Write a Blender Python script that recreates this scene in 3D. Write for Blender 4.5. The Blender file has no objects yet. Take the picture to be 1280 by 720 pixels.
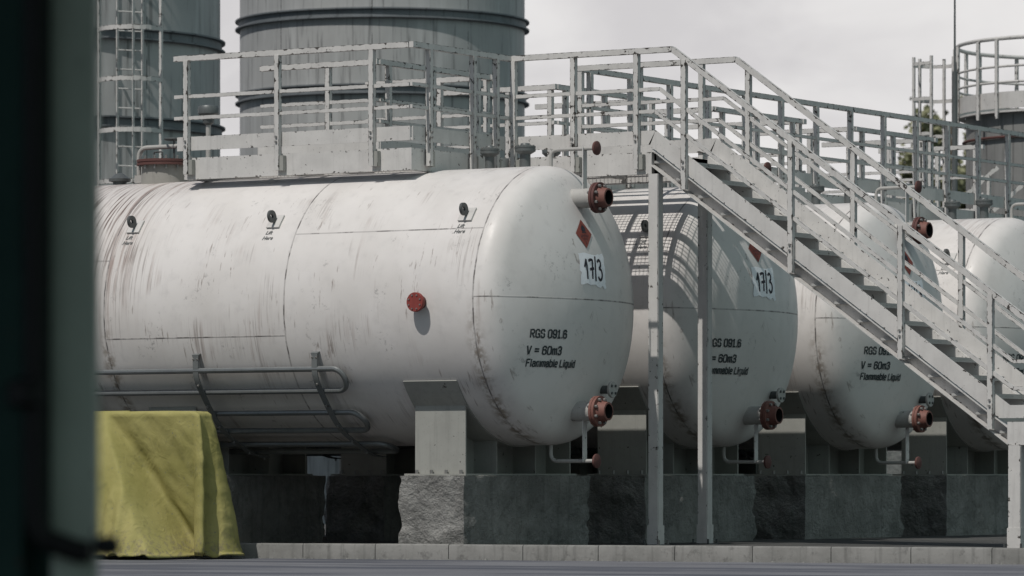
import bpy, bmesh, math, random
from mathutils import Vector, Matrix, noise as mnoise
random.seed(7)
C = bpy.context.scene
COL = C.collection
PI = math.pi
S, K = 0.5353, 0.8447           # view azimuth: yard X axis runs along the tanks, Y across the row
TH = math.atan2(S, K)

# ------------------------------------------------------------------ node helper
class NT:
    def __init__(s, name, world=False):
        if world:
            s.o = bpy.data.worlds.new(name)
        else:
            s.o = bpy.data.materials.new(name)
        s.o.use_nodes = True
        s.t = s.o.node_tree
        s.t.nodes.clear()
    def n(s, typ, **kw):
        nd = s.t.nodes.new(typ)
        for k, v in kw.items():
            setattr(nd, k, v)
        return nd
    def put(s, sock, v):
        if isinstance(v, bpy.types.NodeSocket):
            s.t.links.new(v, sock)
        elif v is not None:
            if hasattr(sock, 'default_value'):
                try:
                    sock.default_value = v
                except Exception:
                    sock.default_value = (v[0], v[1], v[2], 1.0)
    def m(s, op, a, b=None, c=None, clamp=False):
        nd = s.n('ShaderNodeMath', operation=op)
        nd.use_clamp = clamp
        s.put(nd.inputs[0], a); s.put(nd.inputs[1], b)
        if c is not None: s.put(nd.inputs[2], c)
        return nd.outputs[0]
    def ss(s, v, lo, hi, a=0.0, b=1.0):
        nd = s.n('ShaderNodeMapRange', interpolation_type='SMOOTHSTEP')
        s.put(nd.inputs[0], v)
        nd.inputs[1].default_value = lo; nd.inputs[2].default_value = hi
        nd.inputs[3].default_value = a; nd.inputs[4].default_value = b
        return nd.outputs[0]
    def mix(s, f, a, b, blend='MIX'):
        nd = s.n('ShaderNodeMix', data_type='RGBA', blend_type=blend)
        s.put(nd.inputs[0], f)
        s.put(nd.inputs[6], a if isinstance(a, bpy.types.NodeSocket) else (*a, 1.0))
        s.put(nd.inputs[7], b if isinstance(b, bpy.types.NodeSocket) else (*b, 1.0))
        return nd.outputs[2]
    def noise(s, vec, scale=5.0, detail=3.0, rough=0.55, dist=0.0):
        nd = s.n('ShaderNodeTexNoise')
        s.put(nd.inputs['Vector'], vec)
        nd.inputs['Scale'].default_value = scale
        nd.inputs['Detail'].default_value = detail
        nd.inputs['Roughness'].default_value = rough
        nd.inputs['Distortion'].default_value = dist
        return nd.outputs[0]
    def xyz(s, x, y, z=0.0):
        nd = s.n('ShaderNodeCombineXYZ')
        s.put(nd.inputs[0], x); s.put(nd.inputs[1], y); s.put(nd.inputs[2], z)
        return nd.outputs[0]
    def sep(s, v):
        nd = s.n('ShaderNodeSeparateXYZ'); s.put(nd.inputs[0], v)
        return nd.outputs[0], nd.outputs[1], nd.outputs[2]
    def pos(s):
        return s.n('ShaderNodeNewGeometry').outputs['Position']
    def obj(s):
        return s.n('ShaderNodeTexCoord').outputs['Object']
    def rnd(s):
        return s.n('ShaderNodeObjectInfo').outputs['Random']
    def uv(s):
        return s.n('ShaderNodeTexCoord').outputs['UV']
    def bump(s, h, strength=0.3, dist=0.02):
        nd = s.n('ShaderNodeBump')
        nd.inputs['Strength'].default_value = strength
        nd.inputs['Distance'].default_value = dist
        s.put(nd.inputs['Height'], h)
        return nd.outputs[0]
    def out(s, col, rough=0.6, metal=0.0, normal=None, spec=0.35):
        b = s.n('ShaderNodeBsdfPrincipled')
        s.put(b.inputs['Base Color'], col if isinstance(col, bpy.types.NodeSocket) else (*col, 1.0))
        s.put(b.inputs['Roughness'], rough); s.put(b.inputs['Metallic'], metal)
        b.inputs['Specular IOR Level'].default_value = spec
        if normal is not None: s.put(b.inputs['Normal'], normal)
        o = s.n('ShaderNodeOutputMaterial')
        s.t.links.new(b.outputs[0], o.inputs[0])
        return s.o

MAT = {}
def painted(name, base, chip=(0.055, 0.048, 0.043), amount=0.0, rough=0.55, dirt=0.5, metal=0.0, cs=13.0):
    t = NT(name); p = t.pos()
    u, v, _ = t.sep(t.uv())
    e = t.m('MULTIPLY', t.m('ABSOLUTE', t.m('SUBTRACT', v, 0.5)), 2.0)
    e3 = t.m('POWER', e, 5.0)
    n1 = t.noise(p, cs, 4.0, 0.62)
    n2 = t.noise(p, 1.6, 2.0, 0.5)
    q = t.m('ADD', t.m('ADD', n1, t.m('MULTIPLY', e3, 0.17 + amount)), t.m('MULTIPLY', n2, 0.12))
    chips = t.ss(q, 0.725 - amount * 0.5, 0.75 - amount * 0.5)
    n3 = t.noise(p, 4.0, 4.0, 0.6)
    tone = t.ss(n3, 0.3, 0.75)
    c = t.mix(t.m('MULTIPLY', tone, dirt), base, tuple(x * 0.72 for x in base))
    n4 = t.noise(p, 45.0, 2.0, 0.5)
    c = t.mix(t.ss(n4, 0.64, 0.74, 0, 0.35), c, tuple(x * 0.45 for x in base))
    px_, py_, pz_ = t.sep(p)
    run = t.noise(t.xyz(t.m('MULTIPLY', t.m('ADD', px_, py_), 14.0), t.m('MULTIPLY', t.m('SUBTRACT', px_, py_), 14.0), t.m('MULTIPLY', pz_, 1.2)), 1.0, 3.0, 0.55)
    c = t.mix(t.ss(run, 0.52, 0.70, 0, dirt * .45), c, tuple(x * 0.55 for x in base))
    c = t.mix(chips, c, chip)
    nrm = t.bump(t.m('SUBTRACT', t.m('MULTIPLY', n1, 0.2), chips), 0.25, 0.004)
    return t.out(c, rough, metal, nrm)

MAT['rail'] = painted('rail_paint', (0.56, 0.545, 0.525), amount=0.055)
MAT['beam'] = painted('beam_paint', (0.57, 0.555, 0.535), amount=-0.035, cs=19.0)
MAT['galv'] = painted('galvanised_grating', (0.36, 0.36, 0.35), amount=-0.05, rough=0.5)
MAT['saddle'] = painted('saddle_paint', (0.31, 0.31, 0.285), amount=-0.03)
MAT['darksteel'] = painted('dark_steel', (0.09, 0.095, 0.095), (0.25, 0.24, 0.23), amount=-0.04, rough=0.5, metal=0.2)
MAT['strap'] = painted('strap_steel', (0.17, 0.18, 0.18), (0.08, 0.08, 0.08), amount=0.0, rough=0.5, metal=0.2)
MAT['pipe'] = painted('grey_pipe', (0.40, 0.39, 0.37), amount=-0.02)
MAT['coil'] = painted('coil_pipe', (0.22, 0.23, 0.23), amount=-0.05, rough=0.38, metal=0.55)
MAT['red'] = painted('red_oxide_paint', (0.24, 0.048, 0.04), (0.11, 0.035, 0.03), amount=0.0, rough=0.6)
MAT['rust'] = painted('rusty_primer', (0.185, 0.082, 0.066), (0.06, 0.03, 0.026), amount=0.02, rough=0.65)
MAT['dullred'] = painted('dull_red_paint', (0.11, 0.05, 0.044), (0.06, 0.03, 0.026), amount=0.03, rough=0.7)
MAT['rustdark'] = painted('dark_rusty_primer', (0.10, 0.042, 0.037), (0.05, 0.025, 0.02), amount=0.0, rough=0.7)
MAT['bolt'] = painted('bolt_steel', (0.30, 0.29, 0.28), amount=-0.05, rough=0.4, metal=0.5)
MAT['vent'] = painted('vent_steel', (0.13, 0.14, 0.14), (0.05, 0.05, 0.05), amount=0.0, rough=0.45, metal=0.3)
MAT['neck'] = painted('neck_steel', (0.30, 0.29, 0.265), amount=0.0, rough=0.6)
MAT['black'] = painted('stencil_black', (0.04, 0.05, 0.052), (0.30, 0.3, 0.3), amount=0.05, rough=0.8, dirt=0.2)
MAT['faded'] = painted('faded_stencil', (0.11, 0.115, 0.115), (0.4, 0.39, 0.38), amount=0.06, rough=0.8, dirt=0.2)
MAT['white'] = painted('brushed_white', (0.86, 0.87, 0.90), (0.6, 0.6, 0.62), amount=-0.05, rough=0.7, dirt=0.25)
MAT['ink'] = painted('marker_ink', (0.02, 0.02, 0.03), (0.02, 0.02, 0.02), amount=-0.2, rough=0.6, dirt=0.1)
MAT['hazard'] = painted('hazard_red', (0.25, 0.062, 0.045), (0.15, 0.05, 0.04), amount=0.0, rough=0.6)
MAT['bore'] = painted('pipe_bore', (0.012, 0.011, 0.011), (0.02, 0.015, 0.012), amount=-0.1, rough=0.9)

# --- tank shell
TX0 = -28.78; AX = 2.71; R = 1.5; XS = -25.15; XM = -27.57; XL = -30.0; XE = -32.42
def tank_mat():
    t = NT('tank_paint')
    o = t.obj(); x, y, z = t.sep(o)
    rd = t.m('MULTIPLY', t.n('ShaderNodeObjectInfo').outputs['Random'], 9.0)
    ang = t.m('ARCTAN2', z, t.m('MULTIPLY', y, -1.0))
    wob = t.noise(o, 6.0, 2.0)
    xw = t.m('ADD', x, t.m('MULTIPLY', t.m('SUBTRACT', wob, 0.5), 0.012))
    # weld lines
    line = None; near = None
    for xs in (XS, XM, XL, XE):
        d = t.m('ABSOLUTE', t.m('SUBTRACT', xw, xs - TX0))
        l = t.ss(d, 0.005, 0.013, 1, 0)
        line = l if line is None else t.m('MAXIMUM', line, l)
        g = t.ss(d, 0.0, 0.15, 1, 0)
        if xs != XM: near = g if near is None else t.m('MAXIMUM', near, g)
    for a0, x0, x1 in ((math.asin(.78 / R), XM, XS), (-math.asin(.32 / R), XL, XM), (math.asin(.55 / R), XE, XL)):
        d = t.m('MULTIPLY', t.m('ABSOLUTE', t.m('SUBTRACT', ang, a0)), R)
        l = t.m('MULTIPLY', t.ss(d, 0.004, 0.011, 1, 0), t.m('MULTIPLY', t.m('GREATER_THAN', x, x0 - TX0), t.m('LESS_THAN', x, x1 - TX0)))
        line = t.m('MAXIMUM', line, l)
    l = t.m('MULTIPLY', t.ss(t.m('ABSOLUTE', t.m('SUBTRACT', z, 0.05)), 0.004, 0.011, 1, 0), t.m('GREATER_THAN', x, XS - TX0))
    line = t.m('MAXIMUM', line, l)
    brk = t.noise(o, 5.0, 4.0, 0.65)
    lm = t.m('MULTIPLY', line, t.ss(brk, 0.42, 0.6, 0.4, 1.0))
    base = t.mix(t.ss(t.noise(o, 1.3, 3.0), 0.35, 0.7), (0.645, 0.618, 0.598), (0.585, 0.558, 0.535))
    base = t.mix(t.ss(t.noise(o, 7.0, 4.0, 0.6), 0.5, 0.8, 0, 0.5), base, (0.50, 0.48, 0.465))
    # run-down streaks along the girth
    sv = t.xyz(t.m('ADD', t.m('MULTIPLY', x, 15.0), rd), t.m('MULTIPLY', ang, 1.1), rd)
    s1 = t.noise(sv, 1.0, 4.0, 0.6)
    sk = t.ss(s1, 0.50, 0.64)
    sv2 = t.xyz(t.m('ADD', t.m('MULTIPLY', x, 38.0), rd), t.m('MULTIPLY', ang, 1.6), rd)
    sk2 = t.ss(t.noise(sv2, 1.0, 3.0, 0.6), 0.53, 0.63)
    patch = t.ss(t.noise(t.xyz(t.m('ADD', t.m('MULTIPLY', x, 1.5), rd), t.m('MULTIPLY', ang, 1.9), rd), 1.0, 3.0), 0.50, 0.68)
    heavy = t.m('MULTIPLY', t.ss(x, -29.3 - TX0, -30.2 - TX0), t.ss(ang, -0.5, 0.25))
    cyl = t.m('LESS_THAN', x, XS - TX0 + 0.1)
    f1 = t.m('MULTIPLY', t.m('MULTIPLY', sk, cyl), t.m('ADD', t.m('MULTIPLY', patch, 0.34), t.m('MULTIPLY', heavy, 0.75)), clamp=True)
    f2 = t.m('MULTIPLY', t.m('MULTIPLY', sk2, cyl), t.m('ADD', t.m('MULTIPLY', patch, 0.40), t.m('MULTIPLY', heavy, 0.8)), clamp=True)
    base = t.mix(t.m('MULTIPLY', heavy, 0.22), base, (0.40, 0.34, 0.31))
    base = t.mix(f1, base, (0.27, 0.20, 0.175))
    base = t.mix(f2, base, (0.15, 0.115, 0.10))
    # scuffs and speckled smears
    blot = t.ss(t.noise(o, 2.3, 2.0, 0.5), 0.57, 0.66)
    spk = t.ss(t.noise(o, 17.0, 7.0, 0.78), 0.55, 0.63)
    base = t.mix(t.m('MULTIPLY', t.m('MULTIPLY', blot, spk), 0.55), base, (0.20, 0.19, 0.185))
    # sparse dark drips and dings
    dv = t.xyz(t.m('MULTIPLY', x, 26.0), t.m('ADD', t.m('MULTIPLY', ang, 5.0), t.m('MULTIPLY', y, 1.2)), t.m('MULTIPLY', z, 1.5))
    ding = t.m('MULTIPLY', t.ss(t.noise(dv, 1.0, 4.0, 0.6), 0.60, 0.68), t.ss(t.noise(o, 1.9, 2.0, 0.5), 0.50, 0.62))
    base = t.mix(t.m('MULTIPLY', ding, 0.65), base, (0.17, 0.13, 0.11))
    # yellow-brown stain beside the end welds, low down
    st = t.m('MULTIPLY', t.m('MULTIPLY', near, t.ss(ang, 0.15, -0.5)), t.ss(t.noise(o, 9.0, 4.0, 0.65), 0.42, 0.62))
    base = t.mix(t.m('MULTIPLY', st, 0.9), base, (0.20, 0.16, 0.12))
    base = t.mix(lm, base, (0.13, 0.12, 0.115))
    h = t.m('ADD', t.m('MULTIPLY', line, 0.6), t.m('ADD', t.m('MULTIPLY', t.noise(o, 2.6, 2.0), 1.4), t.m('MULTIPLY', t.noise(o, 70.0, 2.0), 0.08)))
    return t.out(base, t.ss(t.noise(o, 5.0, 3.0), 0.3, 0.7, 0.38, 0.55), 0.0, t.bump(h, 0.22, 0.012), spec=0.4)
MAT['tank'] = tank_mat()

def concrete(name, a, b, bscale=14.0, bstr=0.5, bdist=0.03, stain=0.4):
    t = NT(name); p = t.pos()
    c = t.mix(t.ss(t.noise(p, 2.2, 5.0, 0.62), 0.32, 0.68), a, b)
    c = t.mix(t.ss(t.noise(p, 9.0, 5.0, 0.7), 0.52, 0.72, 0, stain), c, tuple(v * 0.4 for v in a))
    c = t.mix(t.ss(t.noise(p, 40.0, 3.0, 0.6), 0.58, 0.72, 0, 0.4), c, tuple(min(1, v * 1.5) for v in a))
    x, y, z = t.sep(p)
    drip = t.noise(t.xyz(t.m('MULTIPLY', t.m('ADD', x, y), 9.0), t.m('MULTIPLY', t.m('SUBTRACT', x, y), 9.0), t.m('MULTIPLY', z, 0.9)), 1.0, 3.0)
    c = t.mix(t.ss(drip, 0.52, 0.7, 0, stain * 0.8), c, tuple(v * 0.5 for v in a))
    h = t.m('ADD', t.noise(p, bscale, 8.0, 0.68), t.m('MULTIPLY', t.noise(p, bscale * 5, 4.0, 0.6), 0.3))
    return t.out(c, 0.92, 0.0, t.bump(h, bstr, bdist), spec=0.2)
MAT['plinth'] = concrete('plinth_concrete', (0.20, 0.198, 0.188), (0.31, 0.305, 0.29), 6.0, 1.0, 0.10)
MAT['kerb'] = concrete('kerb_concrete', (0.18, 0.177, 0.167), (0.245, 0.24, 0.228), 25.0, 0.35, 0.01, 0.55)
MAT['pad'] = concrete('pad_concrete', (0.055, 0.055, 0.053), (0.085, 0.085, 0.082), 20.0, 0.4, 0.01, 0.5)

def asphalt():
    t = NT('yard_asphalt'); p = t.pos(); x, y, z = t.sep(p)
    c = t.mix(t.ss(t.noise(p, 0.7, 4.0, 0.6), 0.3, 0.7), (0.125, 0.127, 0.14), (0.165, 0.167, 0.18))
    c = t.mix(t.ss(t.noise(p, 60.0, 3.0, 0.6), 0.5, 0.75, 0, 0.35), c, (0.30, 0.30, 0.32))
    k0v = 38.50 * math.cos(math.radians(9.6)) + 27.84 * math.sin(math.radians(9.6))
    # long shadow bands painted into the colour, following the lane beside the kerb
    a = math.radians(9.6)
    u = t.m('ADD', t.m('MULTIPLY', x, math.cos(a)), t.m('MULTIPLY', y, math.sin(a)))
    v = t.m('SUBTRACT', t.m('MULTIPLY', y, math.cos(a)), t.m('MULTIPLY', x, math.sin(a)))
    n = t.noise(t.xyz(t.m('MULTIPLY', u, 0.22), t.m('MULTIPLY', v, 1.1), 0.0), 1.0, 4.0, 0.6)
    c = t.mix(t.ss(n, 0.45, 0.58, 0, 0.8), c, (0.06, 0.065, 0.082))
    lane = t.m('ADD', t.m('SUBTRACT', v, k0v), t.m('MULTIPLY', t.m('SUBTRACT', t.noise(p, .35, 3.0), .5), 1.2))   # unseen ground darkened away from the kerb lane to cut bounce light
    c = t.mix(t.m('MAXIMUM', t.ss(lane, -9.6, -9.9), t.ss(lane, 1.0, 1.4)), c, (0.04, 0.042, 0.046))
    h = t.noise(p, 90.0, 3.0, 0.6)
    return t.out(c, 0.8, 0.0, t.bump(h, 0.4, 0.006), spec=0.3)
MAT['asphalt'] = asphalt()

def silo_mat(name, a, b, ystep=1.4, seed=0.0):
    t = NT(name); o = t.obj(); x, y, z = t.sep(o)
    ang = t.m('ARCTAN2', y, x)
    c = t.mix(t.ss(t.noise(o, 0.9, 4.0, 0.6), 0.3, 0.7), a, b)
    s1 = t.noise(t.xyz(t.m('ADD', t.m('MULTIPLY', ang, 26.0), seed), t.m('MULTIPLY', z, 0.55), seed), 1.0, 4.0, 0.62)
    c = t.mix(t.ss(s1, 0.52, 0.68, 0, 0.75), c, tuple(v * 0.42 for v in a))
    s2 = t.noise(t.xyz(t.m('ADD', t.m('MULTIPLY', ang, 9.0), seed), t.m('MULTIPLY', z, 0.3), 3.0), 1.0, 3.0, 0.6)
    c = t.mix(t.ss(s2, 0.5, 0.66, 0, 0.45), c, tuple(min(1, v * 1.45) for v in a))
    pl = t.m('ABSOLUTE', t.m('SUBTRACT', t.m('FRACT', t.m('MULTIPLY', ang, 9.0 / (2 * PI))), 0.5))
    seam = t.m('MULTIPLY', t.ss(pl, 0.003, 0.007, 1, 0), t.ss(t.noise(o, 3.0, 4.0, 0.7), 0.42, 0.55))
    c = t.mix(t.m('MULTIPLY', seam, 0.85), c, (0.05, 0.05, 0.05))
    h = t.m('ADD', seam, t.m('MULTIPLY', t.noise(o, 1.6, 2.0), 0.8))
    return t.out(c, 0.55, 0.15, t.bump(h, 0.25, 0.02))
MAT['silo'] = silo_mat('silo_steel', (0.335, 0.34, 0.338), (0.39, 0.393, 0.388))
MAT['silodark'] = silo_mat('silo_ring_steel', (0.13, 0.145, 0.155), (0.18, 0.19, 0.20), seed=4.0)
MAT['drum'] = silo_mat('drum_steel', (0.20, 0.20, 0.195), (0.26, 0.26, 0.25), seed=8.0)

def tarp_mat():
    t = NT('tarpaulin_canvas'); o = t.obj(); x, y, z = t.sep(o)
    c = t.mix(t.ss(t.noise(o, 1.7, 4.0, 0.6), 0.3, 0.7), (0.24, 0.222, 0.072), (0.335, 0.302, 0.115))
    c = t.mix(t.ss(t.noise(o, 5.5, 5.0, 0.65), 0.54, 0.75, 0, 0.5), c, (0.13, 0.125, 0.05))
    low = t.ss(z, 0.45, 0.0)
    c = t.mix(t.m('MULTIPLY', low, t.ss(t.noise(o, 18.0, 4.0, 0.65), 0.46, 0.62, 0, 0.8)), c, (0.19, 0.165, 0.11))
    c = t.mix(t.ss(t.noise(o, 30.0, 3.0, 0.6), 0.64, 0.72, 0, 0.6), c, (0.15, 0.15, 0.12))
    wr = t.noise(o, 7.0, 3.0, 0.55, 1.2)
    cr = t.m('ABSOLUTE', t.m('SUBTRACT', t.noise(o, 3.2, 2.0, 0.5, 1.0), 0.5))
    h = t.m('ADD', t.m('MULTIPLY', wr, 0.6), t.m('MULTIPLY', t.ss(cr, 0.0, 0.08, 1.0, 0.0), t.ss(t.noise(o, 2.0, 2.0), .45, .6, 0, .22)))
    return t.out(c, 0.75, 0.0, t.bump(h, 0.35, 0.03), spec=0.2)
MAT['tarp'] = tarp_mat()
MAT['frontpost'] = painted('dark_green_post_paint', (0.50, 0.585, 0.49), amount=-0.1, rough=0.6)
MAT['frontshade'] = painted('post_recess_shade', (0.03, 0.072, 0.062), amount=-0.1, rough=0.9)  # post green with the shade of recess and inner panel painted in
MAT['rubber'] = painted('black_rubber', (0.012, 0.013, 0.013), amount=-0.2, rough=0.6)
MAT['roof'] = painted('added_shade_roof', (0.05, 0.07, 0.065), amount=-0.2, rough=0.8)  # for the unseen roof put over the near post as shade
def leaf_mat():
    t = NT('leaves')
    r = t.n('ShaderNodeNewGeometry').outputs['Random Per Island']
    c = t.mix(r, (0.155, 0.16, 0.085), (0.235, 0.23, 0.135))
    return t.out(c, 0.7)
MAT['leaf'] = leaf_mat()
MAT['bark'] = concrete('bark', (0.11, 0.09, 0.07), (0.16, 0.135, 0.11), 18.0, 0.8, 0.05)

# ------------------------------------------------------------------ mesh builder
class MB:
    def __init__(s): s.v = []; s.f = []; s.uv = []
    def face(s, pts, uvs=None):
        i = len(s.v); s.v.extend([Vector(p) for p in pts]); s.f.append(list(range(i, i + len(pts))))
        s.uv.extend(uvs if uvs else [(0.5, 0.5)] * len(pts))
    def hexa(s, c, L):           # c[0..3] one end ring, c[4..7] other end ring
        for k in range(4):
            a, b = k, (k + 1) % 4
            s.face([c[a], c[b], c[4 + b], c[4 + a]], [(0, 0), (0, 1), (L, 1), (L, 0)])
        s.face([c[3], c[2], c[1], c[0]], [(0, .3), (.1, .3), (.1, .7), (0, .7)])
        s.face([c[4], c[5], c[6], c[7]], [(0, .3), (.1, .3), (.1, .7), (0, .7)])
        return s
    def bar(s, a, b, w, h, up=(0, 0, 1)):
        a = Vector(a); b = Vector(b); d = (b - a); L = d.length; d.normalize()
        up = Vector(up)
        if abs(d.dot(up)) > 0.95: up = Vector((0, 1, 0))
        sd = d.cross(up).normalized(); u2 = sd.cross(d).normalized()
        sd *= w / 2; u2 *= h / 2
        r = [-sd - u2, sd - u2, sd + u2, -sd + u2]
        return s.hexa([a + q for q in r] + [b + q for q in r], L)
    def plate(s, pts, n, th):    # flat polygon pushed along n
        n = Vector(n).normalized() * th; pts = [Vector(p) for p in pts]; N = len(pts)
        s.face(pts[::-1]); s.face([p + n for p in pts])
        for k in range(N):
            a, b = pts[k], pts[(k + 1) % N]
            s.face([a, b, b + n, a + n], [(0, .4), (.1, .4), (.1, .9), (0, .9)])
        return s
    def box(s, x0, x1, y0, y1, z0, z1):
        ext = (x1 - x0, y1 - y0, z1 - z0); k = ext.index(max(ext))
        cy, cx, cz = (y0 + y1) / 2, (x0 + x1) / 2, (z0 + z1) / 2
        if k == 0: return s.bar((x0, cy, cz), (x1, cy, cz), ext[1], ext[2])
        if k == 1: return s.bar((cx, y0, cz), (cx, y1, cz), ext[0], ext[2])
        return s.bar((cx, cy, z0), (cx, cy, z1), ext[0], ext[1])
    def ring_surface(s, rings, closed=False, cap=True, v=None):
        N = len(rings[0]); i0 = len(s.v)
        for r in rings: s.v.extend([Vector(p) for p in r])
        M = len(rings)
        for j in range(M - 1):
            for k in range(N):
                a = i0 + j * N + k; b = i0 + j * N + (k + 1) % N
                s.f.append([a, b, b + N, a + N]); s.uv.extend([(0.5, 0.5)] * 4)
        if cap:
            s.f.append([i0 + k for k in range(N)][::-1]); s.uv.extend([(0.5, 0.5)] * N)
            s.f.append([i0 + (M - 1) * N + k for k in range(N)]); s.uv.extend([(0.5, 0.5)] * N)
        return s
    def lathe(s, prof, o, axis='Z', seg=24, cap=True):
        o = Vector(o)
        E = {'Z': ((1, 0, 0), (0, 1, 0), (0, 0, 1)), 'X': ((0, 1, 0), (0, 0, 1), (1, 0, 0)), 'Y': ((0, 0, 1), (1, 0, 0), (0, 1, 0))}[axis]
        e1, e2, e3 = map(Vector, E)
        rings = []
        for r, h in prof:
            rings.append([o + e3 * h + e1 * (r * math.cos(2 * PI * k / seg)) + e2 * (r * math.sin(2 * PI * k / seg)) for k in range(seg)])
        return s.ring_surface(rings, cap=cap)
    def cyl(s, a, b, r, seg=16, r2=None):
        a = Vector(a); b = Vector(b); d = (b - a).normalized()
        u = d.orthogonal().normalized(); w = d.cross(u)
        r2 = r if r2 is None else r2
        return s.ring_surface([[p + u * (q * math.cos(2 * PI * k / seg)) + w * (q * math.sin(2 * PI * k / seg)) for k in range(seg)] for p, q in ((a, r), (b, r2))])
    def tube(s, pts, r, seg=10):
        pts = [Vector(p) for p in pts]; rings = []; u = None
        for i, p in enumerate(pts):
            d = (pts[min(i + 1, len(pts) - 1)] - pts[max(i - 1, 0)]).normalized()
            u = d.orthogonal().normalized() if u is None else (u - d * u.dot(d)).normalized()
            w = d.cross(u)
            rings.append([p + u * (r * math.cos(2 * PI * k / seg)) + w * (r * math.sin(2 * PI * k / seg)) for k in range(seg)])
        return s.ring_surface(rings)
    def bolts(s, o, rad, n, size, length, axis='X'):
        o = Vector(o); d = Vector({'X': (1, 0, 0), 'Y': (0, -1, 0), 'Z': (0, 0, 1)}[axis])
        e1 = Vector((0, 1, 0)) if axis != 'Y' else Vector((1, 0, 0)); e2 = d.cross(e1)
        for k in range(n):
            a = 2 * PI * (k + 0.5) / n
            p = o + e1 * rad * math.cos(a) + e2 * rad * math.sin(a)
            s.cyl(p, p + d * length, size, 6); 
        return s
    def build_bolts(s, name, mat, parent):
        pass
    def build(s, name, mat, parent=None, pivot=(0, 0, 0), smooth=35, loc=None):
        org = Vector(pivot)
        if parent is not None: org = org + parent['_w'] if '_w' in parent.keys() else org
        me = bpy.data.meshes.new(name)
        base = WORLD.get(parent.name, Vector((0, 0, 0))) if parent is not None else Vector((0, 0, 0))
        pv = Vector(pivot) if parent is None else base + Vector(pivot)
        me.from_pydata([tuple(v - pv) for v in s.v], [], s.f)
        ul = me.uv_layers.new(name='UVMap')
        flat = [c for q in s.uv for c in q]
        ul.data.foreach_set('uv', flat)
        me.validate()
        if smooth:
            for p in me.polygons: p.use_smooth = True
            me.set_sharp_from_angle(angle=math.radians(smooth))
        me.materials.append(MAT[mat] if isinstance(mat, str) else mat)
        o = bpy.data.objects.new(name, me); COL.objects.link(o)
        if parent is not None: o.parent = parent
        o.location = Vector(pivot)
        WORLD[o.name] = pv
        return o
WORLD = {}
def tag(o, label=None, cat=None, group=None, kind=None):
    if label: o['label'] = label
    if cat: o['category'] = cat
    if group: o['group'] = group
    if kind: o['kind'] = kind
    return o
def thing(name, loc, label, cat, group=None):
    o = bpy.data.objects.new(name, None); o.empty_display_size = 0.2; COL.objects.link(o)
    o.location = loc; WORLD[o.name] = Vector(loc)
    return tag(o, label, cat, group)
BOLT = {}
def bolts(parent, o, rad, n, size, length, axis='X', name='bolt', mat='bolt', ph=0.5):
    key = (size, length, axis, mat)
    if key not in BOLT:
        m = MB(); d = {'X': (length, 0, 0), 'Y': (0, -length, 0), 'Z': (0, 0, length)}[axis]; m.cyl((0, 0, 0), d, size, 6)
        b = m.build(name, mat, None); BOLT[key] = b.data; bpy.data.objects.remove(b)
    d = Vector({'X': (1, 0, 0), 'Y': (0, -1, 0), 'Z': (0, 0, 1)}[axis])
    e1 = Vector((0, 1, 0)) if axis != 'Y' else Vector((1, 0, 0)); e2 = d.cross(e1)
    for k in range(n):
        a = 2 * PI * (k + ph) / n
        one_bolt(parent, Vector(o) + e1 * rad * math.cos(a) + e2 * rad * math.sin(a), BOLT[key], name)
def one_bolt(parent, p, data, name='bolt'):
    b = bpy.data.objects.new(name, data); COL.objects.link(b); b.parent = parent; b.location = Vector(p) - WORLD[parent.name]; return b
def copy_tree(o, parent=None):
    c = o.copy(); COL.objects.link(c); c.parent = parent
    for ch in list(o.children): copy_tree(ch, c)
    return c
def fillet(pts, r, n=6):
    pts = [Vector(p) for p in pts]; out = [pts[0]]
    for i in range(1, len(pts) - 1):
        p = pts[i]; a = (pts[i - 1] - p); b = (pts[i + 1] - p)
        q = min(r, a.length * .49, b.length * .49); a.normalize(); b.normalize()
        for k in range(n + 1):
            t = k / n
            out.append((p + a * q) * (1 - t) ** 2 + p * 2 * t * (1 - t) + (p + b * q) * t * t)
    out.append(pts[-1]); return out

# ------------------------------------------------------------------ STORAGE TANK (built for the first row position)
TY = 40.42; PITCH = 3.75
RK, RC, HD = 0.30, 3.0, 0.581      # torispherical end
def dome(r):
    cr = math.sqrt(max(0, (RC - RK) ** 2 - (R - RK) ** 2))
    if r >= R: return 0.0
    tr = (R - RK) * RC / (RC - RK)
    if r > tr: return math.sqrt(max(0, RK * RK - (r - (R - RK)) ** 2))
    return math.sqrt(RC * RC - r * r) - cr
HD = dome(0)
tank = thing('storage_tank', (TX0, TY, 0), '', 'storage tank', 'row of white storage tanks')
def on_end(y, z, lift=0.004):       # y,z offsets from the axis -> point on the right end
    return Vector((XS + dome(math.hypot(y, z)) + lift, TY + y, AX + z))
def on_shell(x, ang, lift=0.0):     # ang up from the near side
    return Vector((x, TY - (R + lift) * math.cos(ang), AX + (R + lift) * math.sin(ang)))
prof = []
rs = [0.004] + [R * i / 14 for i in range(1, 11)] + [1.12 + (R - 1.12) * (1 - (1 - i / 12) ** 2) for i in range(13)]
for r in rs: prof.append((r, XE - dome(r)))
for k in range(1, 24): prof.append((R, XE + (XS - XE) * k / 24))
for r in reversed(rs): prof.append((r, XS + dome(r)))
m = MB(); m.lathe(prof, (0, TY, AX), 'X', 96)
m.build('shell', 'tank', tank, (0, 0, AX), 60)

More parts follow.
